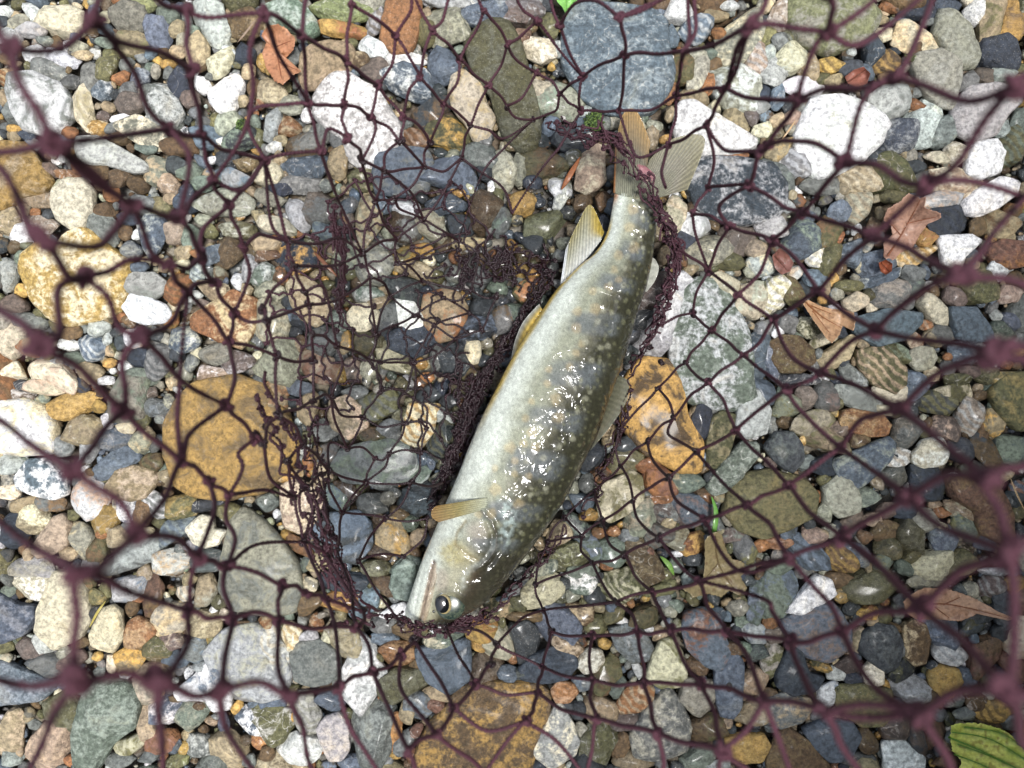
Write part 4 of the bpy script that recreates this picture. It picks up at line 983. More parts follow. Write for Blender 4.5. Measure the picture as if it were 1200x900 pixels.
# eye
def dome(name, px, py, r, h, mat, parent, base_lift=0.0, sq=1.0, ang=0.0, attrs=None):
    V, F = ico(4)
    s0 = skin_at(px, py)
    ca, sa = math.cos(ang), math.sin(ang)
    x, y = V[:, 0] * r * PX, V[:, 1] * r * PX * sq
    q = np.stack([x * ca - y * sa, x * sa + y * ca, V[:, 2] * h], 1) + s0 + [0, 0, base_lift]
    return part(name, q, F, mat, parent, attrs)
em = NT('eye_iris')
Pn = em.n('ShaderNodeNewGeometry').outputs['Position']
ef = em.noise(Pn, 900, 4, 0.7)
em.set(Base_Color=em.mix(em.ramp(ef, .35, .65), (0.012, 0.024, 0.022), (0.06, 0.075, 0.05)), Roughness=0.25)
em.b.inputs['Coat Weight'].default_value = 0.6; em.b.inputs['Coat Roughness'].default_value = 0.02
eye = dome('eye', 530.5, 700.5, 16, 0.0017, em.m, fish, .0008)
gold = simple('eye_gold_ring', (0.26, 0.21, 0.1), 0.3, 1500, .3, .0001, Coat_Weight=1.0)
black = simple('eye_pupil', (0.006, 0.007, 0.009), 0.12, 900, .1, .00001, Coat_Weight=1.0)
rim = simple('eye_rim', (0.1, 0.12, 0.11), 0.3, 1200, .3, .0002, Coat_Weight=1.0)
part_parent = eye
dome('gold_ring', 522.5, 697.5, 8.6, 0.0009, gold, eye, .00185, 1.25, math.radians(12))
dome('pupil', 521.8, 697.2, 7.6, 0.0010, black, eye, .0022, 1.25, math.radians(12))
# eyelid rim
def tube(pts, rad, n=8, flat=1.0, twist=0.0, lobes=0.0, closed=False):
    P = np.asarray(pts, float); m_ = len(P)
    rad = np.broadcast_to(np.asarray(rad, float), (m_,))
    if closed: T = np.roll(P, -1, 0) - np.roll(P, 1, 0)
    else: T = np.gradient(P, axis=0)
    T /= np.maximum(np.linalg.norm(T, axis=1), 1e-12)[:, None]
    up = np.array([0.13, 0.21, 1.0]); up /= np.linalg.norm(up)
    A = np.cross(T, up); A /= np.maximum(np.linalg.norm(A, axis=1), 1e-9)[:, None]
    B = np.cross(A, T)
    al = np.linspace(0, 2 * math.pi, n, endpoint=False)
    s = np.concatenate([[0], np.cumsum(np.linalg.norm(np.diff(P, axis=0), axis=1))])
    ph = al[None, :] + (s * twist)[:, None]
    rr = rad[:, None] * (1 + lobes * np.cos(2 * al)[None, :])
    V = P[:, None, :] + A[:, None, :] * (np.cos(ph) * rr)[..., None] + B[:, None, :] * (np.sin(ph) * rr * flat)[..., None]
    V = V.reshape(-1, 3)
    i, k = np.meshgrid(np.arange(m_ if closed else m_ - 1), np.arange(n), indexing='ij')
    i2 = (i + 1) % m_
    F = np.stack([i * n + k, i * n + (k + 1) % n, i2 * n + (k + 1) % n, i2 * n + k], -1).reshape(-1, 4)
    return V, F
th = np.linspace(0, 2 * math.pi, 48, endpoint=False)
s0 = skin_at(530, 700)
rp = np.stack([s0[0] + np.cos(th) * 16.2 * PX, s0[1] + np.sin(th) * 16.2 * PX, np.zeros(48)], 1)
for k in range(48):
    x = 600 + rp[k, 0] / ((CAM_H - s0[2]) / FPX); y = 450 - rp[k, 1] / ((CAM_H - s0[2]) / FPX)
    rp[k, 2] = skin_at(x, y)[2] + 0.0006
Vr, Fr = tube(rp, 0.00045, 8, closed=True)
part('eye_rim', Vr, Fr, rim, eye)

# ---- fins: rays running from a root line to a free edge
def fin_mat(name, a):
    m = NT(name)
    P = m.n('ShaderNodeNewGeometry').outputs['Position']
    c = m.attr('col').outputs['Color']
    f = m.noise(P, 900, 3)
    c = m.mix(1.0, c, m.ramp(f, .3, .7, .85, 1.15), 'MULTIPLY')
    m.set(Base_Color=c, Roughness=0.3, Alpha=a, Normal=m.bump(m.noise(P, 400, 3), .6, .0006))
    m.b.inputs['Coat Weight'].default_value = 0.9
    m.b.inputs['Coat Roughness'].default_value = 0.07
    return m.m
FIN = fin_mat('fin_membrane', 0.84)
def fin(name, root, tip, z0, z1, colf, nray=14, curl=0.0015, parent=fish, ridge=0.00022):
    nu_, nv_ = nray * 8 + 1, 30
    A, B = spl(np.array(root, float), nu_), spl(np.array(tip, float), nu_)
    V, Cc = [], []
    s = np.linspace(0, 1, nu_)
    for k in range(nv_):
        t = k / (nv_ - 1)
        wig = 0.35 * np.sin(s * 9 + 1) * t
        P = A * (1 - t) + B * t
        rag = np.where(np.arange(nu_) % 8 == 4, 1.0, 0.0) * 0
        za = np.interp(s, [0, .5, 1], z0) if np.ndim(z0) else z0
        zb = np.interp(s, [0, .5, 1], z1) if np.ndim(z1) else z1
        z = za * (1 - t) + zb * t + ridge * np.cos(s * nray * 2 * math.pi) * (1 - .3 * t) + curl * math.sin(t * math.pi) + wig * .0006
        w = w3a(P, z)
        V.append(w)
        Cc.append(colf(s, np.full(nu_, t)) * (1 + .14 * np.cos(s * nray * 2 * math.pi))[:, None])
    V = np.array(V); Cc = np.array(Cc)
    n = nu_ * nv_
    top_ = V.reshape(-1, 3); bot = top_ - [0, 0, 0.00035]
    i, k = np.meshgrid(np.arange(nv_ - 1), np.arange(nu_ - 1), indexing='ij')
    q = np.stack([i * nu_ + k, i * nu_ + k + 1, (i + 1) * nu_ + k + 1, (i + 1) * nu_ + k], -1).reshape(-1, 4)
    # rim faces
    bd = np.concatenate([np.arange(nu_), np.arange(1, nv_) * nu_ + nu_ - 1, (nv_ - 1) * nu_ + np.arange(nu_ - 2, -1, -1), np.arange(nv_ - 2, 0, -1) * nu_])
    b2 = np.roll(bd, -1)
    rimf = np.stack([bd, b2, b2 + n, bd + n], 1)
    return part(name, np.concatenate([top_, bot]), np.concatenate([q, q[:, ::-1] + n, rimf]), FIN, parent, dict(col=np.tile(Cc.reshape(-1, 3), (2, 1))))
def cmix(*st):
    def f(s, t, st=st):
        return np.stack([np.interp(s * 0 + t, [0, .5, 1], [st[0][i], st[1][i], st[2][i]]) for i in range(3)], 1)
    return f
tz = FB + 0.0128
G1, G2, OR = C3(102, 98, 84), C3(128, 125, 112), C3(150, 100, 54)
def tail_l(s, t):
    c = cmix(C3(128,130,112), G1, C3(150, 120, 70))(s, t)
    k = (1 - ss(.02, .12, s))[:, None]
    return c * (1 - k) + OR * k
def tail_r(s, t):
    c = cmix(C3(112,114,96), G2, C3(134, 130, 106))(s, t)
    k = (np.exp(-((s - .35) / .1) ** 2) * .0)[:, None]
    return c
dome('nostril', 511, 708, 1.5, .0004, black, fish, .0002)
tail = empty('tail_fin', tuple(w3(750, 205, tz) - base)); tail.parent = fish
fin('upper_lobe', [(719,226),(731,230),(744,231),(754,230)], [(721,172),(730,134),(746,130),(762,166)], (.0165,.0192,.0192), (.012,.014,.014), tail_l, 16, .0018, parent=tail)
fin('lower_lobe', [(744,231),(753,233),(763,233),(771,232)], [(762,186),(790,162),(826,163),(806,222)], (.0194,.0192,.0165), (.015,.014,.011), tail_r, 20, .002, parent=tail)
# pink raw patch between the lobes
ppk = NT('raw_pink_flesh'); Pn = ppk.n('ShaderNodeNewGeometry').outputs['Position']
ppk.set(Base_Color=ppk.mix(ppk.noise(Pn, 700, 4), (.16, .055, .07), (.36, .17, .18)), Roughness=.25, Normal=ppk.bump(ppk.noise(Pn, 900, 4), .9, .001))
q, F = stone_shape(np.random.RandomState(4), 26 * PX, 13 * PX, .0013, math.radians(-50), 4, None, .3)
part('raw_patch', q + w3(757, 206, .0185), F, ppk.m, fish)

def anal(s, t):
    c = cmix(C3(190,192,188), C3(160,160,140), C3(150,140,90))(s, t)
    k = (1 - ss(.04, .16, s))[:, None]; c = c * (1 - k) + C3(214, 218, 220) * k
    y = (ss(.55, .85, s) * ss(.25, .6, t))[:, None]
    return c * (1 - y) + C3(170, 148, 66) * y
fin('anal_fin', [(656,338),(672,318),(690,300),(704,282)], [(663,292),(677,262),(692,240),(708,272)], (.0135,.014,.014), (.010,.011,.012), anal, 13, .001)
def pelv(s, t):
    c = cmix(C3(206,170,50), C3(170,150,90), C3(214,216,205))(s, t)
    return c
fin('pelvic_fin', [(606,424),(612,404),(622,385),(636,364)], [(599,420),(604,398),(614,376),(632,356)], (.0155,.016,.015), (.009,.010,.013), pelv, 8, .0012)
def dors(s, t): return cmix(C3(84,84,66), C3(104,104,88), C3(124,126,112))(s, t)
fin('dorsal_fin', [(722,438),(714,462),(704,486),(694,512)], [(738,446),(734,470),(718,496),(692,528)], (.014,.014,.014), (.008,.007,.008), dors, 13, .001)
def adip(s, t): return cmix(C3(130,134,118), C3(160,162,152), C3(176,178,168))(s, t)
fin('adipose_fin', [(762,300),(758,312),(754,326),(750,340)], [(768,304),(772,314),(768,328),(758,342)], (.013,.013,.013), (.010,.010,.010), adip, 4, .001)
def pect(s, t):
    c = cmix(C3(170,174,152), C3(140,130,84), C3(138,108,60))(s, t)
    return c
pz = skin_at(560, 596)[2]
def pectoral():
    # a folded paddle: lies over the throat and reaches past the belly edge
    fin('pectoral_fin', [(571,583),(572,588),(570,593),(565,598)], [(511,593),(506,598),(506,606),(514,612)], (pz + .0012,) * 3, (skin_at(522, 603)[2] + .003, skin_at(522, 603)[2] + .003, skin_at(522, 603)[2] + .002), pect, 7, .0015, ridge=.0002)
pectoral()
# ------------------------------------------------------------------ leaves, moss, twigs
def leaf(name, label, outline, colf, lift, curl, veins, veincol, seed, group=None, cat='leaf', h=0.006, thick=.00022):
    P = np.array(outline, float); c = P.mean(0)
    rg = np.random.RandomState(seed)
    nr, nt = 22, 160
    tt = np.linspace(-math.pi, math.pi, nt, endpoint=False)
    R = poly_radius(tt, P - c) * (1 + .015 * rg.normal(size=nt))
    f = np.linspace(0, 1, nr + 1)
    X = c[0] + np.outer(f, R * np.cos(tt)); Y = c[1] + np.outer(f, R * np.sin(tt))
    z0 = max(ground_z(x, y) for x, y in [c] + [tuple(c + (p - c) * .5) for p in P])
    size = R.max()
    z = z0 + lift + curl * ((X - c[0]) ** 2 * .6 + (Y - c[1]) ** 2) / size ** 2 * h
    k = rg.normal(size=(5, 2)) * 2.2 / size
    for i in range(5): z = z + .0011 * np.sin(X * k[i, 0] + Y * k[i, 1] + rg.uniform(0, 6)) * (.3 + f[:, None])
    z = z + .0005 * (vn(X, Y, 5, seed) - .5)
    vd = np.full(X.shape, 1e9)
    for vp in veins:
        dd, _ = seg_d(X, Y, vp); vd = np.minimum(vd, dd)
    z = z - .0005 * np.exp(-(vd / 2.0) ** 2)
    cc = colf(X, Y, vd)
    V = w3a(np.stack([X.ravel(), Y.ravel()], 1), z.ravel())
    n = len(V)
    i, kk = np.meshgrid(np.arange(nr), np.arange(nt), indexing='ij')
    q = np.stack([i * nt + kk, i * nt + (kk + 1) % nt, (i + 1) * nt + (kk + 1) % nt, (i + 1) * nt + kk], -1).reshape(-1, 4)
    b_ = nr * nt + np.arange(nt); b2 = nr * nt + (np.arange(nt) + 1) % nt
    rimf = np.stack([b_, b2, b2 + n, b_ + n], 1)
    o0 = w3(c[0], c[1], z0)
    root = empty(name, tuple(o0)); tag(root, label, cat, group)
    part('blade', np.concatenate([V, V - [0, 0, thick]]), np.concatenate([q, q[:, ::-1] + n, rimf]), LEAFM, root, dict(col=np.tile(cc.reshape(-1, 3), (2, 1))))
    for n_, vp in enumerate(veins[:5]):
        pts = spl(np.array(vp, float), 24)
        zz = []
        for x, y in pts:
            a_ = np.argmin((X - x) ** 2 + (Y - y) ** 2); zz.append(z.ravel()[a_] + .0001)
        Vt, Ft = tube(w3a(pts, zz), np.linspace(.00045 if n_ == 0 else .00028, .00012, 24), 6)
        part('midrib' if n_ == 0 else 'vein', Vt, Ft, LEAFM, root, dict(col=np.tile(veincol, (len(Vt), 1))))
    return root
LEAFM = painted('leaf_blade', .5, 900, .18, .0004, 0.15, 1.0, .25)
def brown(a, b, s):
    def f(X, Y, vd):
        m_ = vn(X, Y, 16, s) * .6 + vn(X, Y, 5, s + 1) * .4
        c = a * (1 - m_[..., None]) + b * m_[..., None]
        k = ss(.72, .8, vn(X, Y, 4, s + 2))[..., None] * .4
        c = c * (1 - k) + C3(92, 56, 36) * k
        return c
    return f
leaf('fallen_leaf', 'crumpled orange brown dry leaf at the top left between grey pebbles', [(313,30),(325,28),(335,33),(346,45),(344,58),(335,68),(345,78),(354,83),(343,88),(332,99),(322,95),(312,80),(307,62),(312,50),(306,42)],
     brown(C3(170,116,84), C3(186,138,104), 1), .003, 1.0, [[(318,35),(324,60),(330,92)], [(323,55),(340,48)], [(326,72),(348,82)]], C3(130,80,56), 1, 'dry leaves on the shingle')
leaf('fallen_leaf', 'large curled pinkish brown dry leaf with torn points, right of centre near the top', [(1035,258),(1040,245),(1055,236),(1065,226),(1078,232),(1086,230),(1083,243),(1102,250),(1103,256),(1088,262),(1078,275),(1070,290),(1055,296),(1048,305),(1036,302),(1035,285),(1046,275),(1044,264)],
     brown(C3(158,120,102), C3(182,146,126), 4), .003, 1.4, [[(1040,300),(1058,272),(1078,235)], [(1055,275),(1040,258)], [(1062,262),(1098,254)]], C3(136,86,60), 4, 'dry leaves on the shingle')
leaf('fallen_leaf', 'folded tan dry leaf like a small fan below the big curled leaf', [(941,356),(947,351),(960,358),(975,362),(990,363),(1000,366),(1003,376),(1000,388),(988,380),(984,392),(975,402),(968,396),(958,382),(950,370)],
     brown(C3(172,136,102), C3(194,158,122), 7), .004, 1.2, [[(944,354),(962,370),(986,384)], [(950,358),(975,368)], [(952,364),(972,390)]], C3(140,92,58), 7, 'dry leaves on the shingle')
leaf('fallen_leaf', 'long pinkish brown dry leaf with a pointed tip near the right edge, lower part', [(1058,705),(1070,695),(1085,689),(1110,690),(1135,698),(1155,708),(1172,718),(1188,724),(1180,728),(1165,722),(1150,716),(1140,722),(1125,728),(1100,726),(1075,726),(1062,718)],
     brown(C3(158,122,98), C3(178,146,118), 9), .003, .5, [[(1064,712),(1110,708),(1184,725)], [(1085,710),(1100,694)], [(1105,709),(1125,700)], [(1095,711),(1112,724)]], C3(120,76,52), 9, 'dry leaves on the shingle')
leaf('fallen_leaf', 'small red brown leaf scrap below the white stone, right of centre', [(1030,308),(1038,304),(1046,309),(1045,318),(1038,322),(1032,318)],
     brown(C3(150,82,56), C3(160,94,66), 12), .003, .8, [[(1032,308),(1042,318)]], C3(110,60,40), 12, 'dry leaves on the shingle')
leaf('fallen_leaf', 'withered olive brown leaf scrap with ragged holes, lower right of the fish', [(826,632),(838,622),(846,626),(850,642),(858,655),(870,658),(876,668),(868,676),(876,690),(866,698),(855,692),(846,700),(830,696),(812,700),(800,690),(812,682),(824,680),(826,660)],
     brown(C3(122,110,78), C3(144,130,96), 14), .003, 1.2, [[(838,628),(842,660),(860,690)], [(842,660),(820,686)]], C3(104,88,58), 14, 'dry leaves on the shingle')
leaf('fallen_leaf', 'dull red brown leaf half hidden between stones, upper right near the big white stone', [(1000,82),(1012,78),(1020,86),(1016,98),(1004,102),(994,98),(990,90)],
     brown(C3(138,84,70), C3(156,104,88), 17), .0015, .8, [[(994,96),(1014,82)]], C3(104,60,46), 17, 'dry leaves on the shingle')
leaf('fallen_leaf', 'dark red brown leaf sliver right of the net rope, above the folded tan leaf', [(905,300),(914,290),(924,298),(930,308),(926,318),(916,322),(908,314)],
     brown(C3(120,80,72), C3(140,98,88), 18), .0015, .8, [[(908,300),(922,316)]], C3(96,58,48), 18, 'dry leaves on the shingle')
GV = [[(1112,864),(1150,880),(1215,912)], [(1116,858),(1160,866),(1205,892)], [(1118,884),(1150,896),(1180,912)], [(1130,852),(1170,858),(1195,872)], [(1122,872),(1160,886),(1200,905)]]
def green(X, Y, vd):
    m_ = vn(X, Y, 22, 30)
    c = C3(212,214,112) * (1 - m_[..., None]) + C3(182,196,84) * m_[..., None]
    k = np.exp(-(vd / (1.6 + 2.6 * vn(X, Y, 7, 31))) ** 2)[..., None] * .7 * (.5 + .5 * ss(.2, .6, vn(X, Y, 12, 32)))[..., None]
    c = c * (1 - k) + C3(76,124,50) * k
    e = ss(.7, .85, vn(X, Y, 5, 33))[..., None] * .5
    return c * (1 - e) + C3(110,84,40) * e
leaf('green_leaf', 'broad yellow green leaf with dark green veins in the bottom right corner', [(1115,850),(1124,847),(1150,848),(1172,854),(1186,862),(1194,874),(1204,884),(1225,905),(1215,925),(1160,932),(1128,925),(1122,905),(1128,892),(1116,880),(1114,866)],
     green, .004, .5, GV, C3(92,134,52), 21)
leaf('green_leaf', 'bright green leaf tip at the top edge above the blue grey slab', [(650,-8),(678,-8),(676,2),(668,10),(664,19),(659,8),(653,2)],
     lambda X, Y, vd: np.broadcast_to(C3(130,186,96), X.shape + (3,)) * (.85 + .3 * vn(X, Y, 6, 3))[..., None], .004, .5, [[(664,-6),(664,14)]], C3(110,160,80), 22)
def blade(name, label, pts, wid_, colr, seed):
    p = spl(np.array(pts, float), 30)
    z0 = max(ground_z(x, y) for x, y in pts)
    V, F = tube(w3a(p, z0 + .001 + .002 * np.sin(np.linspace(0, 3.1, 30))), np.sin(np.linspace(.15, 3.05, 30)) * wid_ * PX, 8, flat=.16)
    o = mesh_np(name, V, F, LEAFM, attrs=dict(col=np.tile(colr, (len(V), 1))))
    recentre(o, V.mean(0)); return o
tag(blade('grass_blade', '', [(834,582),(839,600),(837,622),(832,636)], 3.2, C3(96,150,60), 1), 'short bright green grass blade lower right of the fish, above the withered leaf', 'grass blade', 'green blades')
tag(blade('grass_blade', '', [(774,652),(784,662),(790,674)], 3.2, C3(112,150,70), 2), 'small green blade left of the withered olive leaf', 'grass blade', 'green blades')
tag(blade('twig', '', [(658,222),(668,205),(680,184)], 3.4, C3(150,92,54), 3), 'short reddish brown twig left of the tail fin', 'twig', 'twigs')
tag(blade('twig', '', [(278,50),(288,38),(300,22)], 1.2, C3(150,130,112), 4), 'thin pale twig near the crumpled brown leaf at the top left', 'twig', 'twigs')
tag(blade('twig', '', [(368,295),(380,308),(396,325)], 2.4, C3(120,76,50), 5), 'thin brown twig under the net above the freckled tan stone', 'twig', 'twigs')
tag(blade('twig', '', [(1184,560),(1192,580),(1202,600)], 1.3, C3(176,152,116), 6), 'pale straw at the right edge beside the big rust rock', 'twig', 'twigs')
tag(blade('twig', '', [(105,735),(114,718),(124,704)], 1.6, C3(170,156,80), 7), 'yellowish straw above the speckled cream stone, lower left', 'twig', 'twigs')
tag(blade('twig', '', [(915,165),(925,152),(933,140)], 1.1, C3(190,160,120), 8), 'thin straw left of the big white stone', 'twig', 'twigs')
# moss tufts
MOSS = painted('moss', .7, 900, .3, .0003, 0, 1, .2)
def moss(px, py, r, n, seed, label):
    rg = np.random.RandomState(seed); parts = []
    z0 = ground_z(px, py)
    V1_, F1_ = ico(1)
    for _ in range(n):
        a_, b_ = rg.uniform(0, 6.28), r * math.sqrt(rg.rand())
        x, y = px + math.cos(a_) * b_, py + math.sin(a_) * b_
        L_ = rg.uniform(.0006, .0013)
        k = rg.normal(size=3); k /= np.linalg.norm(k)
        q = V1_ * [L_ * .35, L_ * .35, L_]
        A_ = np.cross(k, [0, 0, 1]); A_ /= np.linalg.norm(A_); B_ = np.cross(k, A_)
        q = q @ np.stack([A_, B_, k])
        c = w3(x, y, z0 + rg.uniform(-.001, .0015))
        parts.append((q + c, F1_, dict(col=np.tile(C3(*[(70, 92, 42), (96, 118, 56), (48, 66, 32)][rg.randint(3)]), (len(q), 1)))))
    o = join_parts('moss', parts, MOSS); tag(o, label, 'moss', kind='stuff')
moss(696, 142, 11, 260, 1, 'small green moss tuft beside the tail fin')
moss(283, 146, 6, 90, 2, 'tiny green moss tuft, upper left')
moss(1067, 67, 5, 80, 3, 'tiny green moss tuft beside the speckled angular stone')
# ------------------------------------------------------------------ the landing net
# knots: photo x, y, distance from the lens (cm)
KN = """112,22,8 15,55,6.5 225,82,11 218,12,11.5 237,158,13 197,150,11 65,168,6.5 250,212,14 309,15,12 353,42,14 412,5,17 406,72,17 464,42,19 443,100,20
403,122,18 361,120,16 407,162,18 435,137,20 424,188,20 376,177,17 472,137,21 469,165,21 492,90,20 507,35,19 539,70,21 567,12,20 572,100,23 551,147,24 520,122,22 504,167,23
497,195,24 450,200,22 541,185,25.5 595,52,22 594,125,24.5 310,187,16 630,25,21 656,30,20 629,85,24.5 683,90,22 656,110,24 726,20,16 732,65,18 802,60,14 880,30,10 850,103,15
793,112,20 828,147,18 783,170,21 725,130,22 681,130,23.5 625,140,26 890,178,14 878,218,16 830,220,21 972,38,10 972,-12,9 935,117,11 1050,90,9 990,190,10 1088,215,8.5 1190,100,7
900,170,13 155,240,8.5 50,280,6.2 97,325,8.5 195,310,10 237,300,13 268,240,15 165,395,9 45,405,6.2 253,332,15 275,367,17 220,342,13 268,400,16 285,290,16 210,255,10
145,482,9 85,552,6 212,540,11 245,564,14 265,475,14 298,515,16 268,580,15 160,625,6.5 90,672,5.6 232,652,10.5 266,663,13 90,795,5.6 185,800,6.3 220,715,10.5 273,725,11.5 258,810,7.5
326,485,18 355,520,20 337,540,19 367,470,21 345,583,20 388,465,23 445,460,27 425,489,27 475,496,27.5 500,502,28 485,467,28 407,526,26 440,537,27.5 456,532,27.5 492,530,28
429,565,27.5 482,565,28 401,600,26 452,607,28 501,607,28 385,552,24 356,635,20 382,651,22 395,645,23 472,652,27.5 360,572,21 309,520,17 420,657,25
457,347,27.5 495,329,28 520,349,28 486,370,28 550,367,28.5 509,381,28.5 565,387,28.5 534,397,28.5 440,392,26 432,421,26 485,425,28 434,325,24 425,297,23 395,405,22 357,342,19
337,282,18 345,312,18 312,375,17 307,362,17 325,417,18 366,391,20 367,422,21 362,357,20 465,280,26 497,257,26.5 440,235,23 462,232,24 537,282,28 489,302,27.5 552,340,28.5 582,347,28.5 465,309,26
855,265,19 830,317,22 865,345,18 812,367,24 834,387,22 871,416,19 830,448,20.5 804,425,23.5 812,250,21 762,407,26 775,425,26
941,250,14 1022,277,9.5 959,341,13.5 907,374,17 962,437,13.5 1027,387,10.5 1125,322,7.2 1168,412,6.6 905,282,16.5
922,457,14.5 1055,479,9 985,525,13 925,569,14 1065,582,8.2 987,629,11 1155,560,6.6 1182,650,6.2 925,655,12
771,455,25 789,490,23 816,529,20 862,504,18 759,517,24.5 784,560,21 742,586,23 826,609,17 875,592,15 772,630,18.5 732,650,21 706,610,25.5 682,628,26.5 695,660,24 642,635,28 662,607,28 697,575,27.5 727,546,26 725,504,26
820,681,16.5 722,705,20 637,715,26 627,685,27 646,740,24 694,744,21 747,740,18 787,739,16 852,741,14 636,782,21.5 695,797,17.5 755,801,15.5 822,802,13.5 895,822,10.5 630,812,18 616,845,15.5 699,842,15 772,860,12.5 765,694,19 847,880,10.5
927,752,12 987,740,10.5 1080,712,8.4 965,832,8.5 1077,837,7.4 1180,807,5.8
331,686,14 360,696,15.5 382,702,17 326,728,13 437,787,15 397,805,13 340,815,8.5 470,767,17 485,750,19 582,755,21 557,802,17.5 531,829,15.5 511,860,13.5 479,880,12 575,779,19 426,716,19 417,735,17 470,732,21 522,735,25"""
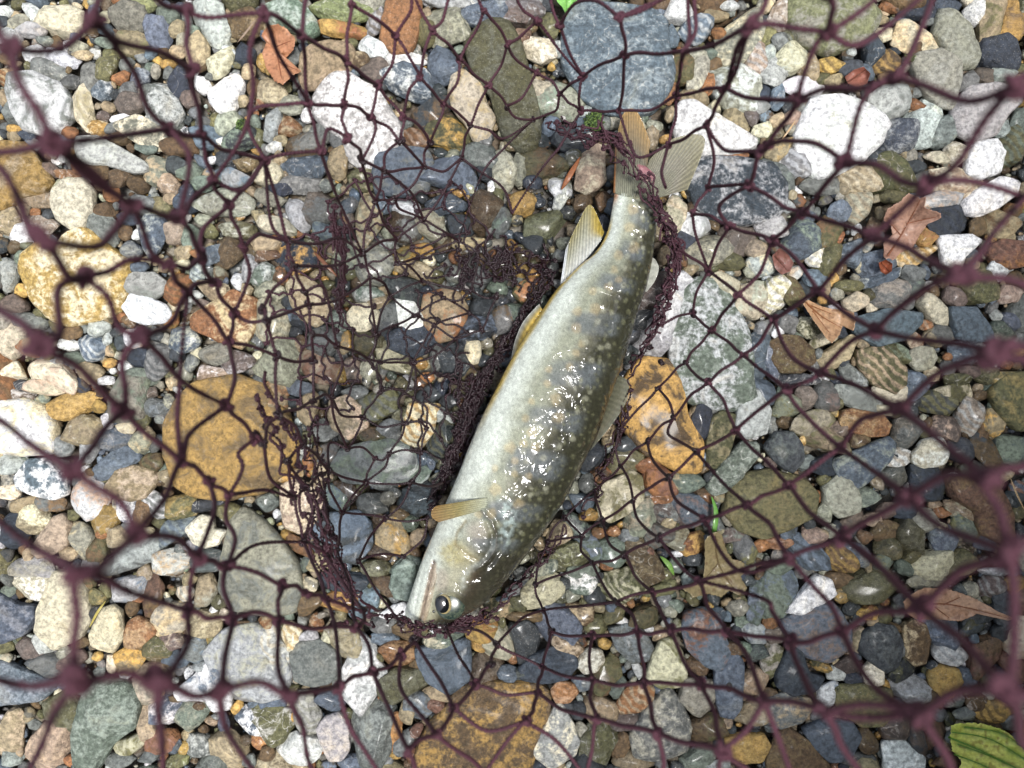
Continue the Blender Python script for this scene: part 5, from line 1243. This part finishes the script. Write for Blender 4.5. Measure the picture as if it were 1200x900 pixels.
ED = """112,22 80,48 30,60 15,55|112,22 150,75 170,125 197,150|112,22 140,48 190,65 225,82|225,82 220,45 218,12|225,82 230,120 237,158|218,12 190,3 160,-15|218,12 250,20 309,15|237,158 244,190 250,212|197,150 150,160 65,168|65,168 30,170 -20,182
65,168 100,205 155,240|250,212 285,220 310,187|197,150 220,180 210,255|237,158 265,176 310,187|197,150 215,158 237,158|15,55 30,110 65,168|15,55 0,35 -20,25|112,22 118,0 122,-20|309,15 292,60 295,108 285,160 250,212|309,15 325,60 361,120|353,42 357,15 362,-15|353,42 358,80 361,120|353,42 385,58 406,72
309,15 330,20 353,42|412,5 408,40 406,72|412,5 440,22 464,42|464,42 480,12 482,-15|464,42 480,65 492,90|464,42 460,75 443,100|507,35 495,15 482,-15|507,35 522,50 539,70|507,35 498,60 492,90|507,35 520,18 530,-12|492,90 480,108 472,137|492,90 505,105 520,122|443,100 422,85 406,72|443,100 438,118 435,137|443,100 455,115 472,137
406,72 407,95 403,122|403,122 382,124 361,120|403,122 402,140 407,162|435,137 422,128 403,122|407,162 420,175 424,188|407,162 385,152 376,177|435,137 440,155 424,188|435,137 452,148 469,165|472,137 472,150 469,165|472,137 490,146 504,167|469,165 452,182 450,200|469,165 482,178 497,195|504,167 515,142 520,122|504,167 498,180 497,195|520,122 534,100 539,70|520,122 538,132 551,147
539,70 555,40 567,12|539,70 552,82 572,100|567,12 582,28 595,52|567,12 560,0 556,-15|572,100 562,122 551,147|572,100 585,80 595,52|572,100 583,108 594,125|551,147 545,165 541,185|551,147 572,152 590,163 625,140|361,120 335,122 300,126 290,150 310,187|376,177 345,178 310,187|376,177 385,205 395,232 425,297|376,177 368,150 361,120|450,200 435,192 424,188|497,195 470,200 450,200|497,195 520,200 541,185
595,52 610,42 630,25|594,125 610,115 629,85|594,125 605,138 625,140|595,52 605,70 629,85|630,25 612,10 600,-15|630,25 645,45 683,90|656,30 648,8 640,-15|656,30 668,60 683,90|656,30 675,3 700,3 726,20|629,85 645,95 656,110|683,90 710,72 732,65|683,90 678,110 681,130|656,110 668,120 681,130|656,110 650,130 625,140|683,90 670,98 656,110|726,20 732,42 732,65|726,20 760,6 795,-12|726,20 755,10 802,-15|732,65 760,62 802,60|732,65 731,100 725,130|725,130 702,130 681,130
802,60 845,48 880,30|802,60 808,30 806,-15|802,60 815,28 812,-15|802,60 795,90 793,112|793,112 822,106 850,103|793,112 760,128 725,130|850,103 863,62 880,30|850,103 868,70 880,30|850,103 885,118 935,117|850,103 838,128 828,147|828,147 805,160 783,170|828,147 850,176 890,178|828,147 836,190 830,220|793,112 790,145 783,170|783,170 745,182 725,130|890,178 884,202 878,218|878,218 852,216 830,220|783,170 775,198 780,220|890,178 900,174 900,170
880,30 925,30 972,38|880,30 893,8 897,-15|972,38 973,12 972,-12|972,38 1005,15 1040,-14|972,38 1000,55 1040,30 1092,-14|972,38 950,60 935,117|935,117 968,104 1010,106 1050,90|935,117 918,145 900,170|1050,90 1075,50 1098,-14|1050,90 1070,100 1110,113 1150,115 1190,100|1050,90 1012,118 990,190|1190,100 1155,145 1120,190 1088,215|990,190 1025,192 1055,213 1088,215|990,190 955,168 925,164 900,170|990,190 970,215 941,250|1088,215 1130,210 1215,238|1190,100 1215,85|1190,100 1215,120|1088,215 1055,250 1022,277
155,240 130,220 95,190 65,168|155,240 190,250 210,255|155,240 172,285 195,310|50,280 30,255 0,200 -20,190|50,280 75,318 97,325|50,280 100,292 130,275 155,240|97,325 125,320 150,302 195,310|97,325 128,352 145,385 165,395|97,325 68,342 65,390 45,405|195,310 205,325 220,342|220,342 200,375 165,395|220,342 250,375 268,400|195,310 222,312 237,300|210,255 225,275 237,300|210,255 228,235 250,212|237,300 238,270 268,240|237,300 240,318 253,332|268,240 275,260 285,290|268,240 255,225 250,212|268,240 285,222 310,187|285,290 292,320 275,367|253,332 262,352 275,367|285,290 305,275 337,282
165,395 190,418 218,450 265,475|165,395 142,420 150,450 145,482|45,405 80,425 110,450 145,482|45,405 15,370 -20,350|220,342 235,330 253,332|275,367 290,378 312,375|275,367 272,385 268,400|268,400 275,440 265,475|268,400 290,405 325,417|145,482 165,505 195,522 212,540|145,482 115,515 85,552|85,552 40,520 -20,482|85,552 125,575 160,625|212,540 222,512 265,475|212,540 205,490 210,450 220,342|212,540 230,548 245,564|245,564 250,600 232,652|245,564 255,570 268,580|268,580 285,550 280,530 298,515|268,580 265,610 276,635 266,663|265,475 280,490 298,515|212,540 190,582 160,625|160,625 198,632 232,652|232,652 248,660 266,663|160,625 130,655 90,672|90,672 50,645 -20,595|90,672 120,680 150,690 220,715
90,672 85,730 90,795|90,795 40,802 -20,790|90,795 140,792 185,800|90,795 55,860 25,915|185,800 190,860 192,915|185,800 215,770 220,715|220,715 222,690 232,652|220,715 245,722 273,725|273,725 262,690 266,663|273,725 266,770 258,810|273,725 300,715 326,728|258,810 300,803 340,815|185,800 220,812 258,810|258,810 262,850 305,915|266,663 300,672 331,686
331,686 345,688 360,696|360,696 372,698 382,702|382,702 400,708 426,716|326,728 328,705 331,686|326,728 370,735 417,735|326,728 325,770 340,815|340,815 370,808 397,805|397,805 418,792 437,787|340,815 355,865 372,915|437,787 458,778 470,767|437,787 455,830 479,880|397,805 415,860 450,915|470,767 472,810 511,860|470,767 480,758 485,750|485,750 512,790 531,829|522,735 540,770 557,802|511,860 525,845 531,829|531,829 545,818 557,802|557,802 565,790 575,779|575,779 578,768 582,755|511,860 492,868 479,880|557,802 590,812 630,812|511,860 550,890 580,915|531,829 570,858 616,845|582,755 600,765 636,782|417,735 432,760 437,787|382,702 396,745 397,805|417,735 425,728 426,716|479,880 485,900 490,915
326,485 315,500 309,520|326,485 345,500 355,520|355,520 345,530 337,540|337,540 340,560 345,583|367,470 350,478 326,485|367,470 378,462 388,465|388,465 400,485 425,489|388,465 395,500 407,526|445,460 432,478 425,489|425,489 450,500 475,496|475,496 490,494 500,502|485,467 482,482 475,496|485,467 500,480 500,502|445,460 465,456 485,467|425,489 418,510 407,526|407,526 425,525 440,537|440,537 448,540 456,532|456,532 475,528 492,530|475,496 468,515 456,532|500,502 496,516 492,530|440,537 432,552 429,565|456,532 450,548 429,565|492,530 492,550 482,565|429,565 400,558 385,552|429,565 455,568 482,565|482,565 500,570 520,565|429,565 412,582 401,600|482,565 472,588 452,607|401,600 425,602 452,607|452,607 476,612 501,607|401,600 398,622 395,645|452,607 436,625 420,657|501,607 496,632 472,652|420,657 448,648 472,652|385,552 370,560 360,572|385,552 388,578 401,600|345,583 352,578 360,572|345,583 350,610 356,635|356,635 370,640 382,651|382,651 388,646 395,645|382,651 400,680 426,716|356,635 372,672 382,702|407,526 385,520 385,552|355,520 372,535 385,552|309,520 318,560 345,583|309,520 300,505 298,515
268,580 305,575 345,583|266,663 300,640 356,635|420,657 440,690 470,732|395,645 410,690 417,735|401,600 430,570 429,565|360,572 365,600 356,635|337,540 350,560 360,572
457,347 478,335 495,329|495,329 508,338 520,349|457,347 470,358 486,370|520,349 500,360 486,370|520,349 535,355 550,367|550,367 530,372 509,381|486,370 498,374 509,381|509,381 520,390 534,397|550,367 560,375 565,387|565,387 550,392 534,397|440,392 465,380 486,370|440,392 438,408 432,421|509,381 495,402 485,425|534,397 512,415 485,425|457,347 445,370 440,392|457,347 448,330 434,325|434,325 430,310 425,297|434,325 436,360 440,392|425,297 445,285 465,280|465,280 480,268 497,257|465,280 462,295 465,309|465,309 480,312 495,329|465,309 478,305 489,302|489,302 515,290 537,282|497,257 470,245 462,232|497,257 520,270 537,282|440,235 450,260 465,280|440,235 430,265 425,297|462,232 452,235 440,235|395,405 415,412 432,421|432,421 460,425 485,425|395,405 400,430 388,465|432,421 445,440 445,460|485,425 488,445 485,467|366,391 380,395 395,405|367,422 365,405 366,391|367,422 368,445 367,470|357,342 362,350 362,357|362,357 362,375 366,391|345,312 350,325 357,342|337,282 340,298 345,312|345,312 325,335 307,362|307,362 312,368 312,375|312,375 316,395 325,417|325,417 345,425 367,422|325,417 322,450 326,485|337,282 320,262 310,187|337,282 325,240 310,187|362,357 340,365 312,375|357,342 380,340 395,405|345,312 390,310 425,297|362,357 400,350 434,325|337,282 370,285 400,280 425,297|552,340 570,350 582,347|552,340 538,352 520,349|537,282 560,300 552,340|495,329 520,335 552,340|582,347 572,370 565,387|450,200 445,218 440,235|497,195 485,215 462,232|541,185 520,225 497,257|625,140 590,175 565,205 537,282|541,185 560,200 590,220 600,250|424,188 430,215 440,235|450,200 480,225 497,257|681,130 660,165 640,190 600,250
855,265 842,240 878,218|855,265 840,292 830,317|855,265 885,275 905,282|830,317 850,332 865,345|830,317 818,340 812,367|830,317 810,300 792,292|865,345 888,322 905,282|865,345 848,368 834,387|865,345 888,362 907,374|812,367 822,378 834,387|834,387 855,402 871,416|834,387 815,408 804,425|871,416 892,398 907,374|871,416 848,434 830,448|871,416 900,440 922,457|812,250 815,275 830,317|812,250 820,235 830,220|812,250 835,255 855,265|941,250 915,238 878,218|941,250 922,265 905,282|941,250 985,262 1022,277|905,282 930,300 959,341|1022,277 990,305 959,341|1022,277 1070,292 1125,322|959,341 932,358 907,374|959,341 998,372 1027,387|907,374 925,415 962,437|1027,387 990,405 962,437|1027,387 1070,345 1125,322|1125,322 1170,325 1215,342|1125,322 1150,290 1215,215|1027,387 1090,402 1168,412|1168,412 1110,430 1055,479|1168,412 1215,398|1168,412 1215,428|804,425 815,440 830,448|804,425 790,435 771,455|812,367 790,372 775,380
962,437 945,448 922,457|962,437 1010,455 1055,479|1055,479 1012,490 985,525|1055,479 1092,510 1155,560|922,457 945,490 985,525|922,457 895,475 862,504|985,525 950,548 925,569|985,525 1025,552 1065,582|1065,582 1110,560 1155,560|1065,582 1025,605 987,629|1065,582 1110,620 1182,650|1155,560 1215,540|1155,560 1165,600 1182,650|925,569 950,602 987,629|925,569 895,582 875,592|987,629 955,640 925,655|987,629 1030,665 1080,712|1182,650 1130,668 1080,712|1182,650 1215,632|925,655 875,665 820,681|925,655 905,620 875,592|862,504 890,535 925,569|862,504 840,518 816,529|830,448 812,462 789,490|830,448 848,472 862,504|789,490 775,500 759,517|759,517 742,530 727,546|816,529 800,545 784,560|784,560 762,570 742,586|742,586 725,598 706,610|706,610 692,618 682,628|875,592 850,600 826,609|826,609 800,618 772,630|772,630 752,640 732,650|732,650 715,656 695,660|816,529 842,560 875,592|784,560 795,588 826,609|742,586 748,612 772,630|706,610 716,640 732,650|682,628 680,645 695,660|771,455 784,470 789,490|789,490 785,510 816,529|759,517 765,542 784,560|727,546 735,558 742,586|725,504 722,525 727,546|771,455 752,475 725,504|697,575 700,592 706,610|727,546 715,560 697,575|662,607 670,615 682,628|697,575 680,588 662,607|642,635 648,620 662,607|642,635 660,632 682,628
826,609 845,645 875,670 925,655|772,630 795,662 820,681|732,650 745,675 765,694|695,660 705,685 722,705|695,660 660,672 627,685|642,635 632,660 627,685|820,681 795,690 765,694|765,694 742,698 722,705|722,705 680,710 637,715|627,685 630,702 637,715|820,681 832,712 852,741|765,694 772,715 787,739|722,705 738,718 747,740|637,715 642,728 646,740|646,740 670,746 694,744|694,744 720,745 747,740|747,740 768,742 787,739|787,739 820,738 852,741|852,741 890,745 927,752|646,740 640,762 636,782|694,744 690,768 695,797|747,740 752,770 755,801|787,739 798,770 822,802|852,741 878,772 895,822|636,782 665,792 695,797|695,797 725,802 755,801|755,801 790,800 822,802|822,802 858,810 895,822|636,782 632,798 630,812|630,812 625,830 616,845|695,797 693,820 699,842|755,801 762,830 772,860|822,802 838,840 847,880|616,845 590,872 560,915|616,845 650,868 690,915|699,842 735,850 772,860|630,812 660,832 699,842|772,860 812,872 847,880|699,842 692,880 688,915|772,860 776,890 774,915|847,880 840,900 838,915|847,880 875,855 895,822|637,715 610,725 582,755|582,755 560,738 522,735
927,752 955,752 987,740|987,740 1030,720 1080,712|987,740 965,700 925,655|1080,712 1120,750 1180,807|1080,712 1040,675 987,629|927,752 940,795 965,832|987,740 1020,800 1077,837|965,832 1010,826 1077,837|965,832 1020,842 1077,837|965,832 930,822 895,822|1077,837 1125,815 1180,807|1077,837 1105,880 1120,915|965,832 985,870 1015,915|895,822 915,870 930,915|1180,807 1215,812|1180,807 1195,730 1182,650|1180,807 1200,860 1215,890|847,880 870,900 880,915|927,752 905,720 895,700 820,681"""
knots = {}
for t in KN.split():
    x, y, dd = (float(k) for k in t.split(','))
    knots[(x, y)] = dd / 100
kp = np.array(list(knots)); kd = np.array(list(knots.values()))
def dist_at(x, y):
    d2 = (kp[:, 0] - x) ** 2 + (kp[:, 1] - y) ** 2 + 60
    w = 1 / d2 ** 1.5
    return float(np.exp((w * np.log(kd)).sum() / w.sum()))
def lift(x, y, dd, clear=.0011):
    """distance from the lens, kept above whatever lies there"""
    s = dd / FPX
    X, Y = (x - 600) * s, (450 - y) * s
    gz = ground_z(X / PX + 600, 450 - Y / PX) + clear
    return min(dd, CAM_H - gz)
def net_pt(x, y, dd):
    return np.array([(x - 600) * dd / FPX, (450 - y) * dd / FPX, CAM_H - dd])

def cord_material():
    m = NT('maroon_twisted_cord')
    P = m.n('ShaderNodeNewGeometry').outputs['Position']
    f = m.noise(P, 3500, 3, .7)
    f2 = m.noise(P, 160, 3, .6)
    wet = m.attr('wet').outputs['Fac']
    c = m.mix(m.ramp(f, .3, .7), (0.03, 0.007, 0.014), (0.095, 0.024, 0.042))
    c = m.mix(wet, c, m.mix(1.0, c, (0.22, 0.26, 0.24), 'MULTIPLY'))
    c = m.mix(m.math('MULTIPLY', m.ramp(f2, .6, .75), .25), c, (0.11, 0.035, 0.055))
    m.set(Base_Color=c, Roughness=m.ramp(wet, 0, 1, .75, .28), Normal=m.bump(f, .8, .0003))
    return m.m
CORD = cord_material()
net = empty('landing_net', tuple(w3(450, 420, .004)))
tag(net, 'dark maroon knotted cord net spread like a bowl over and under the fish', 'landing net')
CR = 0.00044
def netwet(x, y): return max(0.0, min(1.0, 1.5 - math.hypot((x - 560) / 240, (y - 450) / 300)))

# one knot shape shared by all knots: cord wrapped round itself
def knot_mesh():
    t = np.linspace(0, 2 * math.pi, 56, endpoint=False)
    x = np.sin(t) + 2 * np.sin(2 * t); y = np.cos(t) - 2 * np.cos(2 * t); z = -np.sin(3 * t) * 1.15
    P = np.stack([x, y * .8, z], 1) * 0.00034
    V, F = tube(P, CR * 1.08, 8, lobes=.16, twist=2600, closed=True)
    me_o = mesh_np('knot', V, F, CORD, attrs=dict(wet=np.zeros(4)))
    return me_o
k0 = knot_mesh(); KM = {0: k0.data}
KM[1] = k0.data.copy()
aw = KM[1].attributes['wet']
aw.data.foreach_set('color', np.ones(len(KM[1].vertices) * 4, np.float32))
bpy.data.objects.remove(k0)
NB = np.array(net.location)
kr = np.random.RandomState(3)
knot_pos = {}
nk = 0
for (x, y), dd in knots.items():
    d2 = lift(x, y, dd)
    p = net_pt(x, y, d2); knot_pos[(x, y)] = (p, d2)
    o = bpy.data.objects.new('knot', KM[1 if netwet(x, y) > .4 else 0]); COL.objects.link(o)
    o.parent = net; o.location = tuple(p - NB)
    o.rotation_euler = tuple(kr.uniform(0, 6.28, 3)); s_ = kr.uniform(.85, 1.12); o.scale = (s_ * kr.uniform(.95, 1.25), s_, s_)
    nk += 1
def strand_geo(P, x, y, rad=CR, n=8):
    L_ = np.linalg.norm(np.diff(P, axis=0), axis=1).sum()
    m_ = int(min(70, max(10, L_ / 0.00042)))
    Q = spl(P, m_)
    V, F = tube(Q, rad, n, lobes=.2, twist=2 * math.pi / .0021)
    return V, F, dict(wet=np.full((len(V), 4), netwet(x, y)))
strands = []
miss = 0
for e in ED.replace('\n', '|').split('|'):
    pts = [tuple(float(k) for k in p.split(',')) for p in e.split()]
    D = []
    for i, (x, y) in enumerate(pts):
        if (x, y) in knot_pos: D.append(knot_pos[(x, y)][1])
        else:
            D.append(None)
            if i == 0 : miss += 1
    if D[-1] is None: D[-1] = dist_at(*pts[-1]) * .96
    if D[0] is None: D[0] = dist_at(*pts[0])
    L_ = np.concatenate([[0], np.cumsum([math.dist(pts[i], pts[i + 1]) for i in range(len(pts) - 1)])])
    for i in range(1, len(pts) - 1):
        f = L_[i] / L_[-1]
        dd = math.exp((1 - f) * math.log(D[0]) + f * math.log(D[-1])) * (1 + kr.normal() * .008)
        D[i] = dd
    # sample finely so that the cord lies on the stones instead of cutting through them
    A = spl(np.array([(x, y, dd) for (x, y), dd in zip(pts, D)]), 12)
    if max(D) > .24:
        for k in range(1, 11): A[k, 2] = lift(A[k, 0], A[k, 1], A[k, 2], .0008)
        A[2:-2, 2] = (A[1:-3, 2] + A[2:-2, 2] + A[3:-1, 2]) / 3
    # slack: the cord is springy and never quite straight
    amp = .00028
    P = np.array([net_pt(*a_) for a_ in A])
    w_ = np.sin(np.linspace(0, math.pi, 12))[:, None]
    P = P + w_ * amp * np.stack([np.sin(np.linspace(0, kr.uniform(3, 9), 12) + kr.uniform(0, 6)) for _ in range(3)], 1)
    size = L_[-1] / np.mean(D)
    strands.append((size, P, pts[len(pts) // 2]))
print('strands', len(strands), 'free starts', miss, 'knots', nk)

# gathered folds: the net bunches up in ropes beside the fish
extra = []
def rope(path, n, spread, z0, seed, wig=1.0):
    """n loose cords following a path of photo pixels; z0: height range above what lies below"""
    r = np.random.RandomState(seed)
    A = np.array(path, float)
    for _ in range(n):
        a_, b_ = sorted(r.uniform(0, len(A) - 1, 2))
        if b_ - a_ < .8: b_ = min(len(A) - 1, a_ + r.uniform(.8, 1.6))
        m_ = max(5, int((b_ - a_) * 5))
        t = np.linspace(a_, b_, m_)
        X = np.interp(t, np.arange(len(A)), A[:, 0]); Y = np.interp(t, np.arange(len(A)), A[:, 1])
        sx, sy = r.normal() * spread * .5, r.normal() * spread * .5
        X = X + sx + r.normal(size=m_) * spread * .42 * wig; Y = Y + sy + r.normal(size=m_) * spread * .42 * wig
        zz = np.array([ground_z(x, y) for x, y in zip(X, Y)]) + r.uniform(*z0)
        if A.shape[1] > 2:
            zz = np.interp(t, np.arange(len(A)), A[:, 2]) + r.normal() * .0012
        P = w3a(np.stack([X, Y], 1), zz)
        extra.append((P, (X.mean(), Y.mean())))
        for k in range(0, m_, 3):
            if r.rand() < .45: extra_knots.append((P[k], (X[k], Y[k])))
extra_knots = []
def tangle(cx, cy, rx, ry, n, ln, seed, z=(.0005, .003)):
    r = np.random.RandomState(seed)
    for _ in range(n):
        a_ = r.uniform(0, 6.28); q = math.sqrt(r.rand())
        x, y = cx + math.cos(a_) * rx * q, cy + math.sin(a_) * ry * q
        h = r.uniform(0, 6.28); pts = []
        for k in range(6):
            pts.append((x, y)); h += r.normal() * .9
            x += math.cos(h) * ln / 5; y += math.sin(h) * ln / 5
        zz = [ground_z(*p) + r.uniform(*z) for p in pts]
        P = w3a(pts, zz); extra.append((P, pts[2]))
        if r.rand() < .7: extra_knots.append((P[0], pts[0]))
rope([(655,300),(640,322),(628,345),(612,375),(592,405),(575,432),(566,455),(556,478),(548,505),(538,532),(526,558),(512,582)], 30, 7, (.0005, .0045), 1)
rope([(566,430),(556,462),(545,492),(536,520),(525,548),(512,572),(506,592)], 22, 6.5, (.0004, .004), 2)
tangle(560, 315, 48, 17, 30, 34, 3)
tangle(610, 310, 34, 26, 22, 34, 4)
tangle(545, 470, 16, 50, 22, 30, 5)
# right of the tail and along the back; heights given: it climbs over the tail root
rope([(700,118,.030),(706,150,.030),(722,178,.030),(742,205,.028),(762,225,.027),(775,250,.025),(787,275,.022),(792,300,.018),(786,330,.014),(778,358,.012),(770,385,.012),(756,410,.012),(742,435,.011),(735,462,.010)], 13, 8, (0, 0), 6, .8)
rope([(640,140,.026),(662,150,.027),(690,165,.029),(715,160,.03),(735,185,.029),(757,215,.028)], 10, 11, (0, 0), 7, .7)
rope([(760,215,.027),(778,262,.022),(795,300,.016),(785,350,.013)], 9, 10, (0, 0), 8, .9)
rope([(738,445),(728,480),(722,510),(705,545),(700,570),(684,592),(664,612)], 4, 8, (.001, .006), 9)
rope([(664,612),(652,634),(634,655),(612,678),(590,698),(566,716),(545,728),(522,736)], 5, 6, (.002, .007), 10, .9)
rope([(560,722,.012),(530,732,.016),(505,738,.02),(485,738,.024),(470,730,.03),(445,728,.045),(420,725,.06),(385,722,.09)], 8, 9, (0, 0), 11, .7)
rope([(500,742,.018),(520,738,.016),(548,732,.013),(580,716,.009)], 8, 8, (0, 0), 12, .9)
# a second, slack layer of mesh lying on the stones in the pocket
def slack_mesh(cx, cy, rx, ry, sp, rot, seed):
    r = np.random.RandomState(seed)
    ca, sa = math.cos(rot), math.sin(rot); G = {}
    for i in range(-9, 10):
        for j in range(-9, 10):
            u_, v_ = (i + j) * sp * .62, (i - j) * sp * .5
            x, y = cx + u_ * ca - v_ * sa + r.normal() * 5.5, cy + u_ * sa + v_ * ca + r.normal() * 5.5
            if ((x - cx) / rx) ** 2 + ((y - cy) / ry) ** 2 < 1: G[(i, j)] = (x, y)
    for (i, j), (x, y) in G.items():
        extra_knots.append((w3(x, y, ground_z(x, y) + .001), (x, y)))
        for q in ((i + 1, j), (i, j + 1)):
            if q in G:
                X_ = np.linspace(x, G[q][0], 6); Y_ = np.linspace(y, G[q][1], 6)
                X_[1:-1] += r.normal() * 4 + r.normal(size=4) * 1.3; Y_[1:-1] += r.normal() * 4 + r.normal(size=4) * 1.3
                extra.append((w3a(np.stack([X_, Y_], 1), [ground_z(a, b) + .001 for a, b in zip(X_, Y_)]), (x, y)))
slack_mesh(468, 262, 120, 70, 36, .3, 21)
slack_mesh(505, 440, 62, 110, 38, 1.1, 22)
slack_mesh(380, 380, 75, 130, 40, .8, 23)
# the upright fold on the left, seen nearly edge on
rope([(398,225,.085),(396,262,.075),(400,295,.07),(402,330,.06),(400,360,.055),(404,395,.05)], 14, 7, (0, 0), 13, .6)
rope([(300,440,.12),(320,475,.11),(340,520,.1),(352,560,.095),(360,600,.09),(372,640,.085),(392,680,.08),(410,712,.08),(440,730,.06)], 12, 17, (0, 0), 14, .5)
rope([(366,445,.09),(372,500,.08),(378,550,.07),(385,610,.06),(398,660,.055),(425,710,.05)], 7, 15, (0, 0), 15, .6)
for P, (x, y) in extra:
    L_ = np.linalg.norm(np.diff(P, axis=0), axis=1).sum()
    strands.append((L_ / max(CAM_H - P[:, 2].mean(), .03), P, (x, y)))
strands.sort(key=lambda s: -s[0])
rest = []
for i, (sz, P, (x, y)) in enumerate(strands):
    V, F, at_ = strand_geo(P, x, y)
    if i < 300: part('strand', V, F, CORD, net, at_)
    else: rest.append((V - NB, F, at_))
if rest:
    o = join_parts('strand', rest, CORD); o.parent = net; o['kind'] = 'stuff'; o['label'] = 'many more strands of the same net'
for P, (x, y) in extra_knots:
    if nk < 299:
        o = bpy.data.objects.new('knot', KM[1 if netwet(x, y) > .4 else 0]); COL.objects.link(o)
        o.parent = net; o.location = tuple(P - NB); o.rotation_euler = tuple(kr.uniform(0, 6.28, 3)); s_ = kr.uniform(.75, 1.0); o.scale = (s_, s_, s_)
        nk += 1
kl = []
Vk = np.empty(len(KM[0].vertices) * 3, np.float32); KM[0].vertices.foreach_get('co', Vk); Vk = Vk.reshape(-1, 3)
Fk = np.array([p.vertices[:] for p in KM[0].polygons])
for P, (x, y) in extra_knots[max(0, 299 - len(knots)):]:
    a_, b_ = kr.uniform(0, 6.28, 2)
    R1 = np.array([[math.cos(a_), -math.sin(a_), 0], [math.sin(a_), math.cos(a_), 0], [0, 0, 1]]) @ np.array([[1, 0, 0], [0, math.cos(b_), -math.sin(b_)], [0, math.sin(b_), math.cos(b_)]])
    kl.append((Vk @ R1.T * kr.uniform(.75, 1) + P - NB, Fk, dict(wet=np.full((len(Vk), 4), netwet(x, y)))))
if kl:
    o = join_parts('knot', kl, CORD); o.parent = net; o['kind'] = 'stuff'
